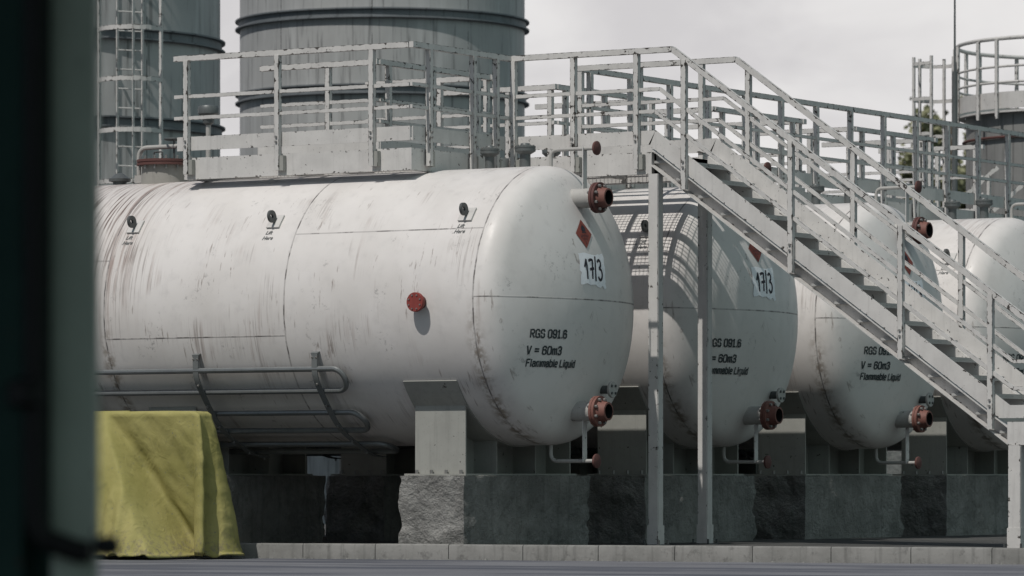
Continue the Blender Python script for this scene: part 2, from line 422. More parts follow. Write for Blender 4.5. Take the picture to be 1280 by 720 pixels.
for xc in (-25.845, -29.39, -32.0):           # saddles
    m = MB(); w = 0.64; n = 14; y0 = 1.06
    x0, x1 = xc - w / 2, xc + w / 2; zb = 0.905
    arc = [(-y0 + 2 * y0 * k / n) for k in range(n + 1)]
    top = [(y, AX - math.sqrt((R + 0.005) ** 2 - y * y)) for y in arc]
    def rib(ya, yb, xa_, xb_):
        for k in range(n):
            a_, b_ = ya + (yb - ya) * k / n, ya + (yb - ya) * (k + 1) / n
            za_, zb_ = (AX - math.sqrt((R + .004) ** 2 - a_ * a_)), (AX - math.sqrt((R + .004) ** 2 - b_ * b_))
            B = [Vector((xa_, TY + a_, zb)), Vector((xb_, TY + a_, zb)), Vector((xb_, TY + a_, za_)), Vector((xa_, TY + a_, za_))]
            T = [Vector((xa_, TY + b_, zb)), Vector((xb_, TY + b_, zb)), Vector((xb_, TY + b_, zb_)), Vector((xa_, TY + b_, zb_))]
            if k == 0: m.face(B, [(0, .3), (.1, .3), (.1, .7), (0, .7)])
            if k == n - 1: m.face(T[::-1], [(0, .3), (.1, .3), (.1, .7), (0, .7)])
            for i in range(4): j = (i + 1) % 4; m.face([B[j], B[i], T[i], T[j]])
    rib(-y0, -y0 + .02, x0, x1); rib(y0 - .02, y0, x0, x1)
    rib(-y0 + .0202, y0 - .0202, xc - .012, xc + .012)
    for ry in (-.42, .36): rib(ry, ry + .016, xc + .0122, x1 - .02); rib(ry, ry + .016, x0 + .02, xc - .0122)
    sd = m.build('saddle', 'saddle', tank)
    m = MB(); m.box(x0 - 0.1, x1 + 0.04, TY - y0 - 0.06, TY + y0 + 0.06, 0.885, 0.905); m.build('base_plate', 'saddle', sd)
    for k in range(4):
        bolts(sd, (x0 + 0.04 + k * (w - 0.08) / 3, TY - y0 - 0.03, 0.905), 0, 1, 0.018, 0.04, 'Z', 'anchor_bolt')
    if xc == -29.39: continue
    m = MB(); A0, A1 = -math.radians(33.0), -math.radians(147.0)   # wrapped wear plate
    rings = []
    for k in range(25):
        a = A0 + (A1 - A0) * k / 24
        rings.append([on_shell(x0 - 0.02, a, 0.002), on_shell(x1 + 0.02, a, 0.002), on_shell(x1 + 0.02, a, 0.016), on_shell(x0 - 0.02, a, 0.016)])
    m.ring_surface(rings); m.build('wear_plate', 'saddle', tank)

def nozzle(zo, yo=0.0):             # flanged pipe out of the tank end
    x0 = XS + dome(abs(zo)) - 0.06; xf = -24.52
    o = (0, TY + yo, AX + zo)
    m = MB(); m.lathe([(0.105, x0), (0.105, xf - 0.02)], o, 'X', 24, cap=False)
    nz = m.build('nozzle_pipe', 'pipe', tank)
    m = MB(); m.lathe([(0.10, xf - 0.035), (0.165, xf - 0.035), (0.165, xf - 0.008), (0.158, xf - 0.006), (0.158, xf), (0.165, xf + 0.002), (0.165, xf + 0.03), (0.10, xf + 0.03)], o, 'X', 32)
    fl = m.build('flange', 'rustdark' if zo > 0 else 'rust', nz, smooth=30)
    bolts(nz, (xf - 0.065, TY + yo, AX + zo), 0.134, 8, 0.016, 0.123)
    m = MB(); m.lathe([(0.118, xf + 0.028), (0.105, xf + 0.06), (0.098, xf + 0.125), (0.078, xf + 0.127)], o, 'X', 28, cap=False); m.build('reducer', 'rust', nz)
    m = MB(); m.lathe([(0.078, xf + 0.126), (0.076, xf + 0.03), (0.01, xf + 0.03)], o, 'X', 24, cap=False); m.build('bore', 'bore', nz)
    return nz
nz_up = nozzle(1.14); nz_lo = nozzle(-1.14)

def side_line(sgn):                 # small elbowed line with red hand valve, strapped to the big nozzle
    z = AX + sgn * 1.67
    zs = AX + sgn * 1.42
    m = MB(); m.tube(fillet([(-25.12, TY, zs), (-25.12, TY, z), (-24.56, TY, z)], 0.09), 0.021, 10)
    p = m.build('vent_line' if sgn > 0 else 'drain_line', 'pipe', tank)
    m = MB(); m.lathe([(0.02, -24.565), (0.072, -24.56), (0.076, -24.55), (0.076, -24.535), (0.06, -24.53), (0.03, -24.52)], (0, TY, z), 'X', 20)
    m.build('valve_cap', 'dullred', p)
    m = MB()
    za, zb = sorted((AX + sgn * 1.23, z - sgn * 0.0))
    m.box(-24.70, -24.69, TY - 0.04, TY + 0.04, za - 0.01, zb + 0.01); m.build('strap_bracket', 'beam', p)
side_line(1); side_line(-1)

m = MB(); sx = XS + dome(1.0) - 0.05                                   # small bolted disc
oo = (0, TY + 0.43, AX - 0.90)
m.lathe([(0.045, sx), (0.045, sx + 0.17)], oo, 'X', 16); q = m.build('inspection_stub', 'darksteel', tank)
m = MB(); m.lathe([(0.085, sx + 0.165), (0.088, sx + 0.17), (0.088, sx + 0.19), (0.084, sx + 0.195)], oo, 'X', 24); m.build('cover_disc', 'pipe', q)
bolts(q, (sx + 0.195, oo[1], oo[2]), 0.055, 4, 0.015, 0.012, mat='darksteel')

m = MB(); o = (-25.80, TY, AX)                                         # red blind flange on the near side
m.lathe([(0.07, -1.61), (0.07, -1.45)], o, 'Y', 20); q = m.build('side_stub', 'rustdark', tank)
m = MB(); m.lathe([(0.10, -1.625), (0.103, -1.62), (0.103, -1.585), (0.10, -1.58)], o, 'Y', 28); m.build('blind_flange', 'red', q)
bolts(q, (-25.80, TY - 1.625, AX), 0.076, 8, 0.009, 0.01, 'Y')

def text_mesh(body, size, bold=0.0, shear=0.0, sx=1.0):
    cu = bpy.data.curves.new('t', 'FONT'); cu.body = body; cu.size = size; cu.offset = bold; cu.shear = shear; cu.resolution_u = 3
    o = bpy.data.objects.new('t', cu); COL.objects.link(o)
    dg = bpy.context.evaluated_depsgraph_get(); me = o.evaluated_get(dg).to_mesh()
    pts = [(v.co.x * sx, v.co.y) for v in me.vertices]; fs = [list(p.vertices) for p in me.polygons]
    o.evaluated_get(dg).to_mesh_clear(); bpy.data.objects.remove(o); bpy.data.curves.remove(cu)
    return pts, fs
def lay(name, pts, fs, fn, mat, parent):
    m = MB(); m.v = [fn(*p) for p in pts]; m.f = fs
    m.uv = [(0.5, 0.5)] * sum(len(f) for f in fs)
    return m.build(name, mat, parent, smooth=0)

for lx in (-25.42, -27.90, -29.80):                                    # lifting lugs
    a = math.radians(38.0); hw = 0.085; da = 0.17 / R
    m = MB(); m.ring_surface([[on_shell(lx - hw, a - da / 2 + da * k / 3, .0), on_shell(lx + hw, a - da / 2 + da * k / 3, .0), on_shell(lx + hw, a - da / 2 + da * k / 3, .022), on_shell(lx - hw, a - da / 2 + da * k / 3, .022)] for k in range(4)])
    pd = m.build('lug_pad', 'beam', tank)
    m = MB(); c0 = on_shell(lx, a, 0.02); nrm = (c0 - Vector((lx, TY, AX))).normalized(); tg = Vector((0, -nrm.z, nrm.y)); tg = Vector((0, nrm.z, -nrm.y))
    ol, il = [], []
    for k in range(24):
        t = 2 * PI * k / 24
        rx = 0.066 * math.cos(t); ry = 0.075 + 0.075 * math.sin(t)
        if math.sin(t) < 0: rx *= (1 - 0.12 * abs(math.sin(t)))
        ol.append((rx, ry)); il.append((0.020 * math.cos(t) - .004, 0.092 + 0.030 * math.sin(t)))
    for sgn in (-1, 1):
        for k in range(24):
            k2 = (k + 1) % 24
            q = [c0 + Vector((sgn * .014, 0, 0)) + tg * P[0] + nrm * P[1] for P in (ol[k], ol[k2], il[k2], il[k])]
            m.face(q if sgn > 0 else q[::-1])
    for L in (ol, il):
        for k in range(24):
            k2 = (k + 1) % 24
            m.face([c0 + Vector((s * .014, 0, 0)) + tg * L[j][0] + nrm * L[j][1] for s, j in ((-1, k), (1, k), (1, k2), (-1, k2))])
    m.build('lifting_eye', 'darksteel', pd)
    for body, dd in (('Lift', 0.165), ('Here', 0.235)):
        pts, fs = text_mesh(body, 0.066, 0.001, 0.35)
        lay('lift_stencil', pts, fs, lambda x, y, dd=dd, lx=lx: on_shell(lx - 0.075 + x - (0.02 if dd > .2 else 0), a - (dd - y) / R, 0.003), 'faded', tank)

GLY = {'R': (4, [[(0, 0), (0, 7)], [(1.3, 7), (3, 7), (4, 6), (4, 4.5), (3, 3.6), (1.3, 3.6)], [(2, 3), (4, 0)]]),
 'G': (4, [[(4, 5.5), (3, 7), (1, 7), (0, 6), (0, 1), (1, 0), (2.6, 0)], [(4, 0), (4, 3.2), (2.4, 3.2)]]),
 'S': (4, [[(4, 5.6), (3.2, 7), (.8, 7), (0, 6), (0, 4.6), (.9, 3.7)], [(3, 3.4), (4, 2.5), (4, 1), (3.2, 0), (.8, 0), (0, 1.4)]]),
 '0': (4, [[(1.4, 7), (1, 7), (0, 6), (0, 1), (1, 0), (1.4, 0)], [(2.7, 7), (3, 7), (4, 6), (4, 1), (3, 0), (2.7, 0)]]),
 '9': (4, [[(0, 1.2), (1, 0), (3, 0), (4, 1), (4, 6), (3, 7), (2.7, 7)], [(1.4, 7), (1, 7), (0, 6), (0, 4), (1, 3), (2.8, 3)]]),
 '6': (4, [[(4, 5.8), (3, 7), (1, 7), (0, 6), (0, 1), (1, 0), (1.4, 0)], [(2.7, 0), (3, 0), (4, 1), (4, 3), (3, 4), (1.2, 4)]]),
 '1': (3, [[(.2, 5.8), (1.6, 7), (1.6, 0)], [(.2, 0), (.9, 0)], [(2.3, 0), (3, 0)]]), '.': (.6, [[(.2, .1), (.4, .1)]]),
 'V': (4, [[(0, 7), (1.7, 0)], [(4, 7), (2.5, .6)]]), '=': (4, [[(0, 2.4), (4, 2.4)], [(0, 4.6), (4, 4.6)]]),
 'm': (4.8, [[(0, 0), (0, 5)], [(1.2, 5), (2, 5), (2.4, 4.4), (2.4, 0)], [(3.6, 5), (4.4, 5), (4.8, 4.4), (4.8, 0)]]),
 '3': (4, [[(0, 5.8), (1, 7), (3, 7), (4, 6), (4, 4.6), (3, 3.6), (1.4, 3.6)], [(3.5, 3.0), (4, 2.4), (4, 1), (3, 0), (1, 0), (0, 1.2)]]),
 'F': (3.8, [[(0, 0), (0, 7)], [(1.3, 7), (3.8, 7)], [(1.3, 3.7), (3, 3.7)]]), 'l': (.4, [[(.2, 0), (.2, 7)]]),
 'a': (3.4, [[(.2, 4.4), (1, 5), (2.6, 5), (3.4, 4.2), (3.4, 0)], [(2.2, 2.9), (.9, 2.9), (0, 2.1), (0, .8), (.9, 0), (2.2, 0)]]),
 'b': (3.4, [[(0, 0), (0, 7)], [(1.2, 5), (2.5, 5), (3.4, 4.1), (3.4, .9), (2.5, 0), (1.2, 0)]]),
 'e': (3.4, [[(3.4, 2.5), (1.1, 2.5)], [(3.4, 3.2), (3.4, 4.1), (2.5, 5), (.9, 5), (0, 4.1), (0, .9), (.9, 0), (3.2, 0)]]),
 'L': (3.6, [[(0, 7), (0, 0)], [(1.3, 0), (3.6, 0)]]), 'i': (.4, [[(.2, 0), (.2, 4.8)], [(.2, 6.3), (.2, 7)]]),
 'q': (3.4, [[(3.4, -2), (3.4, 5)], [(2.2, 5), (.9, 5), (0, 4.1), (0, .9), (.9, 0), (2.2, 0)]]),
 'u': (3.2, [[(0, 5), (0, .9), (.9, 0), (2, 0)], [(3.2, 5), (3.2, 0)]]),
 'd': (3.4, [[(3.4, 0), (3.4, 7)], [(2.2, 5), (.9, 5), (0, 4.1), (0, .9), (.9, 0), (2.2, 0)]])}
def end_text(body, y0, z0, cap, width):
    adv = lambda ch: 2.8 if ch == ' ' else GLY[ch][0] + 1.9
    k = width / (sum(adv(ch) for ch in body) - 1.9); kz = cap / 7; x = 0; m = MB(); cnt = 0
    for ch in body + ' ':
        if ch == ' ':
            if m.f: m.build('stencil_text', 'black', tank, smooth=0)
            m = MB(); x += adv(' '); continue
        for st in GLY[ch][1]:
            for a, b in zip(st[:-1], st[1:]):
                d = Vector((b[0] - a[0], b[1] - a[1], 0)).normalized(); w = Vector((-d.y, d.x, 0)) * .76; e = d * .5; A = Vector((a[0], a[1], 0)); B = Vector((b[0], b[1], 0)); cnt += 1
                m.face([on_end(y0 + (x + q.x) * k, z0 + q.y * kz, .004 + .0001 * cnt) for q in (A - e - w, B + e - w, B + e + w, A - e + w)])
        x += adv(ch)
end_text('RGS 091.6', -0.99, -0.37, 0.08, 0.50)
end_text('V = 60m3', -1.01, -0.545, 0.08, 0.47)
end_text('Flammable Liquid', -0.99, -0.675, 0.072, 0.70)

# hazard diamond
hy, hz, hs = -0.07, 0.755, 0.155
def conform(poly, cx, cz, lift):
    return [on_end(cx + p[0], cz + p[1], lift) for p in poly]
m = MB(); n = 8; g = []
for i in range(n + 1):
    for j in range(n + 1):
        u, v = (i / n - .5) * 2, (j / n - .5) * 2
        g.append(on_end(hy + (u - v) / 2 * hs, hz + (u + v) / 2 * hs, 0.006))
m.v = g; m.f = [[i * (n + 1) + j, (i + 1) * (n + 1) + j, (i + 1) * (n + 1) + j + 1, i * (n + 1) + j + 1] for i in range(n) for j in range(n)]
m.uv = [(0.5, 0.5)] * (4 * len(m.f))
hzs = m.build('hazard_sign', 'hazard', tank, smooth=0)
flame = [(-.028, 0), (-.04, .02), (-.036, .045), (-.022, .06), (-.02, .045), (-.008, .085), (.004, .06), (.012, .068), (.022, .05), (.026, .055), (.038, .03), (.034, .012), (.024, 0)]
m = MB(); m.face(conform(flame, hy, hz + 0.025, 0.010)); m.face(conform([(-.04, -.016), (.04, -.016), (.04, -.006), (-.04, -.006)], hy, hz + 0.025, 0.010))
m.build('flame_symbol', 'ink', hzs, smooth=0)
for body, sz, wd, zz in (('FLAMMABLE', .036, .155, -.034), ('LIQUID', .034, .10, -.066), ('3', .046, .022, -.112)):
    pts, fs = text_mesh(body, sz, 0.0); mx = max(p[0] for p in pts); k = wd / mx
    lay('hazard_lettering', [(p[0] * k - wd / 2, p[1]) for p in pts], fs, lambda x, y: on_end(hy + x, hz + zz + y, 0.010), 'ink', hzs)
# brushed white patch with hand-painted number
py, pz = 0.0, 0.375; PS = 1.14
rr = random.Random(3); edge = []
for k in range(48):
    t = k / 48 * 4; s_ = int(t); f = t - s_
    p = [(-.23 + .46 * f, -.15), (.23, -.15 + .30 * f), (.23 - .46 * f, .15), (-.23, .15 - .30 * f)][s_]
    edge.append((p[0] + rr.uniform(-.016, .016), p[1] + rr.uniform(-.016, .016) - 0.03 * (p[0] > .1 and p[1] < -.1) * rr.random()))
m = MB(); cc = on_end(py, pz, 0.006)
rings = [[on_end(py + e[0] * s * 1.08, pz + e[1] * s * PS, 0.006) for e in edge] for s in (0.02, 0.35, 0.7, 1.0)]
m.ring_surface(rings, cap=False); pt = m.build('number_patch', 'white', tank, smooth=0)
strokes = [[(-.155, .02), (-.12, .085), (-.115, .03), (-.118, -.085)], [(-.075, .075), (-.045, .085), (-.005, .08), (-.015, .03), (-.028, -.08)], [(-.062, .0), (.008, .01)],
           [(.055, .115), (.03, -.10)], [(.09, .07), (.12, .088), (.15, .07), (.145, .035), (.115, .012), (.15, .0), (.165, -.04), (.145, -.08), (.11, -.09), (.085, -.065)]]
m = MB()
for st in strokes:
    P = [Vector((p[0], p[1], 0)) for p in st]
    if len(P) > 4:                                # round the strokes
        Q = []
        for i in range(len(P) - 1):
            a, b, c, d = P[max(i - 1, 0)], P[i], P[i + 1], P[min(i + 2, len(P) - 1)]
            for k in range(4):
                t = k / 4
                Q.append(0.5 * ((2 * b) + (c - a) * t + (2 * a - 5 * b + 4 * c - d) * t * t + (3 * b - a - 3 * c + d) * t ** 3))
        Q.append(P[-1]); P = Q
    for a, b in zip(P[:-1], P[1:]):
        d = (b - a).normalized() * 0.004; w = Vector((-d.y, d.x, 0)).normalized() * 0.0125
        m.face([on_end(py + q.x * 1.08, pz + q.y * 1.2, 0.010) for q in (a - d - w, b + d - w, b + d + w, a - d + w)])
m.build('painted_numerals', 'ink', pt, smooth=0)

# heating coil: serpentine pipe with straps
angs = [-25.5, -35.2, -46.2, -57.3, -69.0, -79.5]
xa, xb = -26.98, -31.6
for i in range(3):
    a1, a2 = math.radians(angs[2 * i]), math.radians(angs[2 * i + 1]); pts = []
    pts.append(on_shell(xb, a1, 0.085)); pts.append(on_shell(xa, a1, 0.085))
    for k in range(1, 12):
        t = PI * k / 12
        pts.append(on_shell(xa + 0.125 * math.sin(t), (a1 + a2) / 2 + (a1 - a2) / 2 * math.cos(t), 0.085))
    pts.append(on_shell(xa, a2, 0.085)); pts.append(on_shell(xb, a2, 0.085))
    m = MB(); m.tube(pts, 0.031, 10); m.build('heating_pipe', 'coil', tank)
for sx_ in (-27.20, -28.78, -30.4):
    m = MB(); rings = []
    for k in range(21):
        a = math.radians(-20.5 - 66 * k / 20); l = min(0.118, .045 + .073 * (k / 2.2)) + 0.008 * math.sin(k * .8)
        rings.append([on_shell(sx_ - .035, a, l), on_shell(sx_ + .035, a, l), on_shell(sx_ + .035, a, l + .012), on_shell(sx_ - .035, a, l + .012)])
    rings = [[on_shell(sx_ - .045, math.radians(-19.2), .0), on_shell(sx_ + .045, math.radians(-19.2), .0), on_shell(sx_ + .045, math.radians(-19.2), .05), on_shell(sx_ - .045, math.radians(-19.2), .05)]] + rings
    m.ring_surface(rings)
    stp = m.build('pipe_strap', 'strap', tank)
    for a in (-21, -31, -41, -52, -63, -74, -84):
        a = math.radians(a)
        for dx in ((-.025, .025) if a > -.4 else (0,)):
            m = MB(); m.cyl(on_shell(sx_ + dx, a, .05 if a > -.4 else .12), on_shell(sx_ + dx, a, .07 if a > -.4 else .155), .012, 6)
            m.build('bolt', 'bolt', stp)

# crown fittings
def mushroom(x, y, zt, r):
    zb = AX + math.sqrt(R * R - (y - TY) ** 2) - 0.02
    m = MB(); m.lathe([(r * .62, zb), (r * .52, zb + .04), (r * .50, zt - .12), (r * .8, zt - .10), (r, zt - .085), (r, zt - .06), (r * .96, zt - .058), (r * .96, zt - .052), (r, zt - .05), (r, zt - .03), (r * .5, zt - .022), (r * .42, zt), (r * .2, zt + .005)], (x, y, 0), 'Z', 28)
    q = m.build('vent_valve', 'vent', tank)
    bolts(q, (x, y, zt - .03), r * .8, 8, .011, .014, 'Z')
mushroom(-26.22, 40.92, 4.50, 0.105); mushroom(-25.76, 40.92, 4.51, 0.115)
m = MB(); m.lathe([(0.03, 4.0), (0.03, 4.98)], (-30.32, 41.3, 0), 'Z', 12); q = m.build('breather_pipe', 'pipe', tank)
m = MB(); m.lathe([(0.03, 4.93), (0.06, 4.95), (0.075, 5.02), (0.12, 5.06), (0.125, 5.12), (0.11, 5.15), (0.02, 5.165)], (-30.32, 41.3, 0), 'Z', 24); m.build('breather_cap', 'vent', q)
hx = -30.28                                          # manhole
m = MB(); m.lathe([(0.36, 4.12), (0.36, 4.16), (0.275, 4.17), (0.265, 4.42)], (hx, TY, 0), 'Z', 36); q = m.build('manhole_neck', 'neck', tank)
m = MB(); m.lathe([(0.26, 4.405), (0.325, 4.405), (0.325, 4.43), (0.318, 4.432), (0.318, 4.44), (0.325, 4.442), (0.325, 4.47), (0.10, 4.485), (0.02, 4.487)], (hx, TY, 0), 'Z', 40); m.build('manhole_lid', 'dullred', q)
bolts(q, (hx, TY, 4.36), 0.295, 14, .013, .15, 'Z')
m = MB(); m.tube(fillet([(hx - .36, TY - .02, 4.22), (hx - .36, TY - .02, 4.62), (hx + .02, TY - .02, 4.62), (hx + .2, TY - .02, 4.62)], .12), .026, 10)
m.box(hx - .40, hx - .26, TY - .05, TY + .01, 4.22, 4.31); m.build('davit_arm', 'pipe', q)
m = MB(); m.cyl((hx + .14, TY - .02, 4.48), (hx + .14, TY - .02, 4.70), .014, 8)
ring = [(hx + .14 + .105 * math.cos(2 * PI * k / 24), TY - .02 + .105 * math.sin(2 * PI * k / 24), 4.70) for k in range(25)]
m.tube(ring, .012, 8)
for k in range(4): m.cyl((hx + .14, TY - .02, 4.695), ring[k * 6], .008, 6)
m.build('hand_wheel', 'darksteel', q)
m = MB(); m.tube(fillet([(hx - .1, TY - .08, 4.48), (hx - .1, TY - .08, 4.56), (hx + .02, TY - .08, 4.56), (hx + .02, TY - .08, 4.48)], .02), .009, 8); m.build('lid_handle', 'darksteel', q)
m = MB(); m.lathe([(0.08, 4.13), (0.08, 4.24), (0.125, 4.25), (0.13, 4.28), (0.09, 4.30), (0.05, 4.335), (0.02, 4.345)], (-30.93, TY, 0), 'Z', 24); m.build('filler_cap', 'vent', tank)

labels = ['nearest white storage tank, streaked with rust at left, beside the yellow tarpaulin',
          'second white storage tank from the tarpaulin, grating shadow across its shaded end',
          'third white storage tank, its end crossed by the middle of the staircase',
          'farthest white storage tank, at the right edge behind the lower stair rails']
tank['label'] = labels[0]
for k in range(1, 4):
    c = copy_tree(tank); c.location.y = TY + PITCH * k; c['label'] = labels[k]

# ------------------------------------------------------------------ plinths
def plinth(xc, k, label):
    w, d, h = 0.81, 2.51, 0.88; yc = TY + 0.03 + PITCH * k
    rg = random.Random(int(xc * 10) + k * 7); off = Vector((rg.uniform(0, 50), rg.uniform(0, 50), rg.uniform(0, 50)))
    m = MB(); nx, ny, nz = 26, 60, 26
    def P(x, y, z):
        p = Vector((xc + (x - .5) * w, yc + (y - .5) * d, z * h)); nrm = Vector((0, 0, 0))
        if x in (0, 1): nrm.x = x * 2 - 1
        if y in (0, 1): nrm.y = y * 2 - 1
        if z == 1: nrm.z = 0.25
        q = p * 1.0 + off
        f = mnoise.fractal(q * 3.1, .9, 2.1, 5) * 0.036 + mnoise.ridged_multi_fractal(q * 4.0, .9, 2.0, 4, 1.0, 2.0) * 0.016 - .015
        if nrm.y == 0 and nrm.x != 0: f *= .6
        return p + nrm * f
    def grid(fn, a, b):
        i0 = len(m.v)
        for i in range(a + 1):
            for j in range(b + 1): m.v.append(fn(i / a, j / b))
        for i in range(a):
            for j in range(b):
                q = i0 + i * (b + 1) + j
                m.f.append([q, q + b + 1, q + b + 2, q + 1]); m.uv.extend([(0.5, 0.5)] * 4)
    grid(lambda u, v: P(u, 0, v), nx, nz); grid(lambda u, v: P(1 - u, 1, v), nx, nz)
    grid(lambda u, v: P(1, u, v), ny, nz); grid(lambda u, v: P(0, 1 - u, v), ny, nz)
    grid(lambda u, v: P(u, v, 1), nx, ny)
    o = m.build('concrete_plinth', 'plinth', None, (xc, yc, 0), 0)
    bm = bmesh.new(); bm.from_mesh(o.data); bmesh.ops.remove_doubles(bm, verts=bm.verts, dist=1e-5); bmesh.ops.recalc_face_normals(bm, faces=bm.faces); bm.to_mesh(o.data); bm.free()
    for p in o.data.polygons: p.use_smooth = True
    o.data.set_sharp_from_angle(angle=math.radians(60))
    tag(o, label, 'concrete block', 'rough concrete plinths under the tanks')
ordn = ['nearest', 'second', 'third', 'farthest']
for k in range(4):
    plinth(-25.845, k, ['rough concrete plinth with sunlit front under the right saddle of the nearest tank',
                        'dark concrete plinth behind the two tall stair posts, under the second tank',
                        'shaded concrete plinth under the right saddle of the third tank',
                        'shaded concrete plinth under the farthest tank, next to the landing post'][k])
    plinth(-29.39, k, ['black shadowed concrete plinth beside the yellow tarpaulin',
                       'dark concrete plinth seen just left of the sunlit one, under the second tank',
                       'concrete plinth under the middle saddle of the third tank, hidden behind the others',
                       'concrete plinth under the middle saddle of the farthest tank'][k])
    plinth(-32.0, k, 'concrete plinth under the left saddle of the %s tank' % ordn[k])

# ------------------------------------------------------------------ walkway
ZD, ZF0, ZT0, ZT1 = 4.415, 4.18, 4.50, 4.655
RZ = (4.86, 5.10, 5.525)          # mid, mid, top (centres)
XR, XLW, XW0 = -26.46, -27.82, -29.5
Y0, WS, WP = 39.73, 1.40, 3.79
walk = thing('steel_walkway', (XR, Y0, 0), 'grey steel walkway of grating and railings running across the tank tops', 'walkway')
YN, YFAR, XB = 41.70, 43.03, -24.33
XCUT = -24.62
def grating(x0, x1, y0, y1, parent, name='grating', z=ZD):
    m = MB(); p = 0.05
    n = int(round((x1 - x0) / p))
    for k in range(n + 1):
        x = x0 + (x1 - x0) * k / n; m.box(x - .0028, x + .0028, y0, y1, z - .024, z - .001)
    n = int(round((y1 - y0) / p))
    for k in range(n + 1):
        y = y0 + (y1 - y0) * k / n; m.box(x0 + .003, x1 - .003, y - .0028, y + .0028, z - .008, z)
    return m.build(name, 'galv', parent, smooth=0)
def run(a, b, out, posts, parent, rails=True, fascia=True, ext=(0, 0), toe=True, rext=None, fx=None):
    """straight run of fascia + toe board + railing from a to b (xy), out = outward unit normal"""
    a = Vector((a[0], a[1], 0)); b = Vector((b[0], b[1], 0)); o = Vector((out[0], out[1], 0)); d = (b - a).normalized(); Z = Vector((0, 0, 1))
    if fascia:
        m = MB(); c = -o * .03
        bf = b if fx is None else Vector((fx, b.y, 0)); m.bar(a + c + Z * ((ZF0 + 4.42) / 2), bf + c + Z * ((ZF0 + 4.42) / 2), .06, 4.42 - ZF0); m.build('fascia_beam', 'beam', parent)
    if toe:
        m = MB(); c = o * .006; z = (ZT0 + ZT1) / 2
        m.bar(a - d * ext[0] + c + Z * z, b + d * ext[1] + c + Z * z, .012, ZT1 - ZT0); m.build('toe_board', 'beam', parent)
    r0 = rext or ext
    if len(r0) == 2: r0 = [r0] * 3
    for i, z in enumerate(RZ):
        m = MB(); w, h = (.055, .062) if i == 2 else (.03, .04)
        m.bar(a - d * r0[i][0] + o * .04 + Z * z, b + d * r0[i][1] + o * .04 + Z * z, w, h)
        m.build('handrail' if i == 2 else 'mid_rail', 'rail', parent)
    for s in posts:
        p = a + d * s + o * .047; post(p, d, o, parent)
def post(p, d, o, parent, zb=4.235, zt=5.495, toe=True):
    Z = Vector((0, 0, 1)); m = MB()
    m.bar(p + Z * zb, p + Z * zt, .012, .06, up=o) if False else m.hexa([p + Z * zb + q for q in (-d * .03 - o * .03, d * .03 - o * .03, d * .03 + o * .03, -d * .03 + o * .03)] + [p + Z * zt + q for q in (-d * .03 - o * .03, d * .03 - o * .03, d * .03 + o * .03, -d * .03 + o * .03)], zt - zb)
    pp = m.build('railing_post', 'rail', parent)
    m = MB()
    if toe:
        q = p + d * .058 - o * .012
        r = [-d * .024 - o * .03, d * .024 - o * .03, d * .024 + o * .03, -d * .024 + o * .03]
        m.hexa([q + Z * (zb - .005) + t for t in r] + [q + Z * (zb + .16) + t for t in r], .16)
        m.build('post_socket', 'saddle', pp)
        m = MB()
        for z in (4.545, 4.60): m.cyl(p + o * .03 + Z * z, p + o * .045 + Z * z, .014, 6)
        m.build('post_bolts', 'bolt', pp)
for k in range(5):
    ya, yb = Y0 + WP * k, Y0 + WP * k + WS
    xr = XR if k == 0 else XLW
    L = xr - XW0
    fr = [0.07, 1.31, 2.56] if k == 0 else [0.95, 1.6]
    run((XW0, ya), (xr, ya), (0, -1), fr, walk, ext=(.09, -.012), rext=(.1, .004))
    run((XW0, yb), (XLW, yb), (0, 1), [0.95, 1.55], walk, ext=(0, -.012), rext=(-.02, .0))
    if k: pass
    m = MB(); m.box(XW0, XW0 + .06, ya + .062, yb - .062, ZF0, 4.41); m.build('fascia_beam', 'beam', walk)
    for xx in (-28.6, -27.9): 
        m = MB(); m.box(xx, xx + .06, ya + .062, yb - .062, ZF0 + .06, 4.36); m.build('cross_beam', 'beam', walk)
    grating(XW0 + .06, XLW - .003, ya + .062, yb - .062, walk)
YE = Y0 + WP * 4 + WS
for k in range(4):
    ya, yb = Y0 + WP * k + WS, Y0 + WP * (k + 1)
    run((XLW, ya), (XLW, yb), (-1, 0), [.25, 1.15, 2.1], walk, ext=(-.02, -.02), rext=(.04, .04))
grating(XLW + .062, XR - .062, Y0 + .062, YE - .01, walk)
for k in range(14):
    y = Y0 + 1.2 + k * 1.3
    m = MB(); m.box(XLW + .062, XR - .063, y, y + .06, ZF0 + .05, 4.36); m.build('cross_beam', 'beam', walk)
run((XR, Y0 + .0605), (XR, YN), (1, 0), [.22, 1.09, 1.56], walk, ext=(.05, -.1), rext=(.125, -.03))
Lr = YE - YFAR
run((XR, YFAR), (XR, YE), (1, 0), [.32 + .905 * i for i in range(int(Lr / .905))], walk, ext=(-.02, 0), rext=(-.05, 0.1))
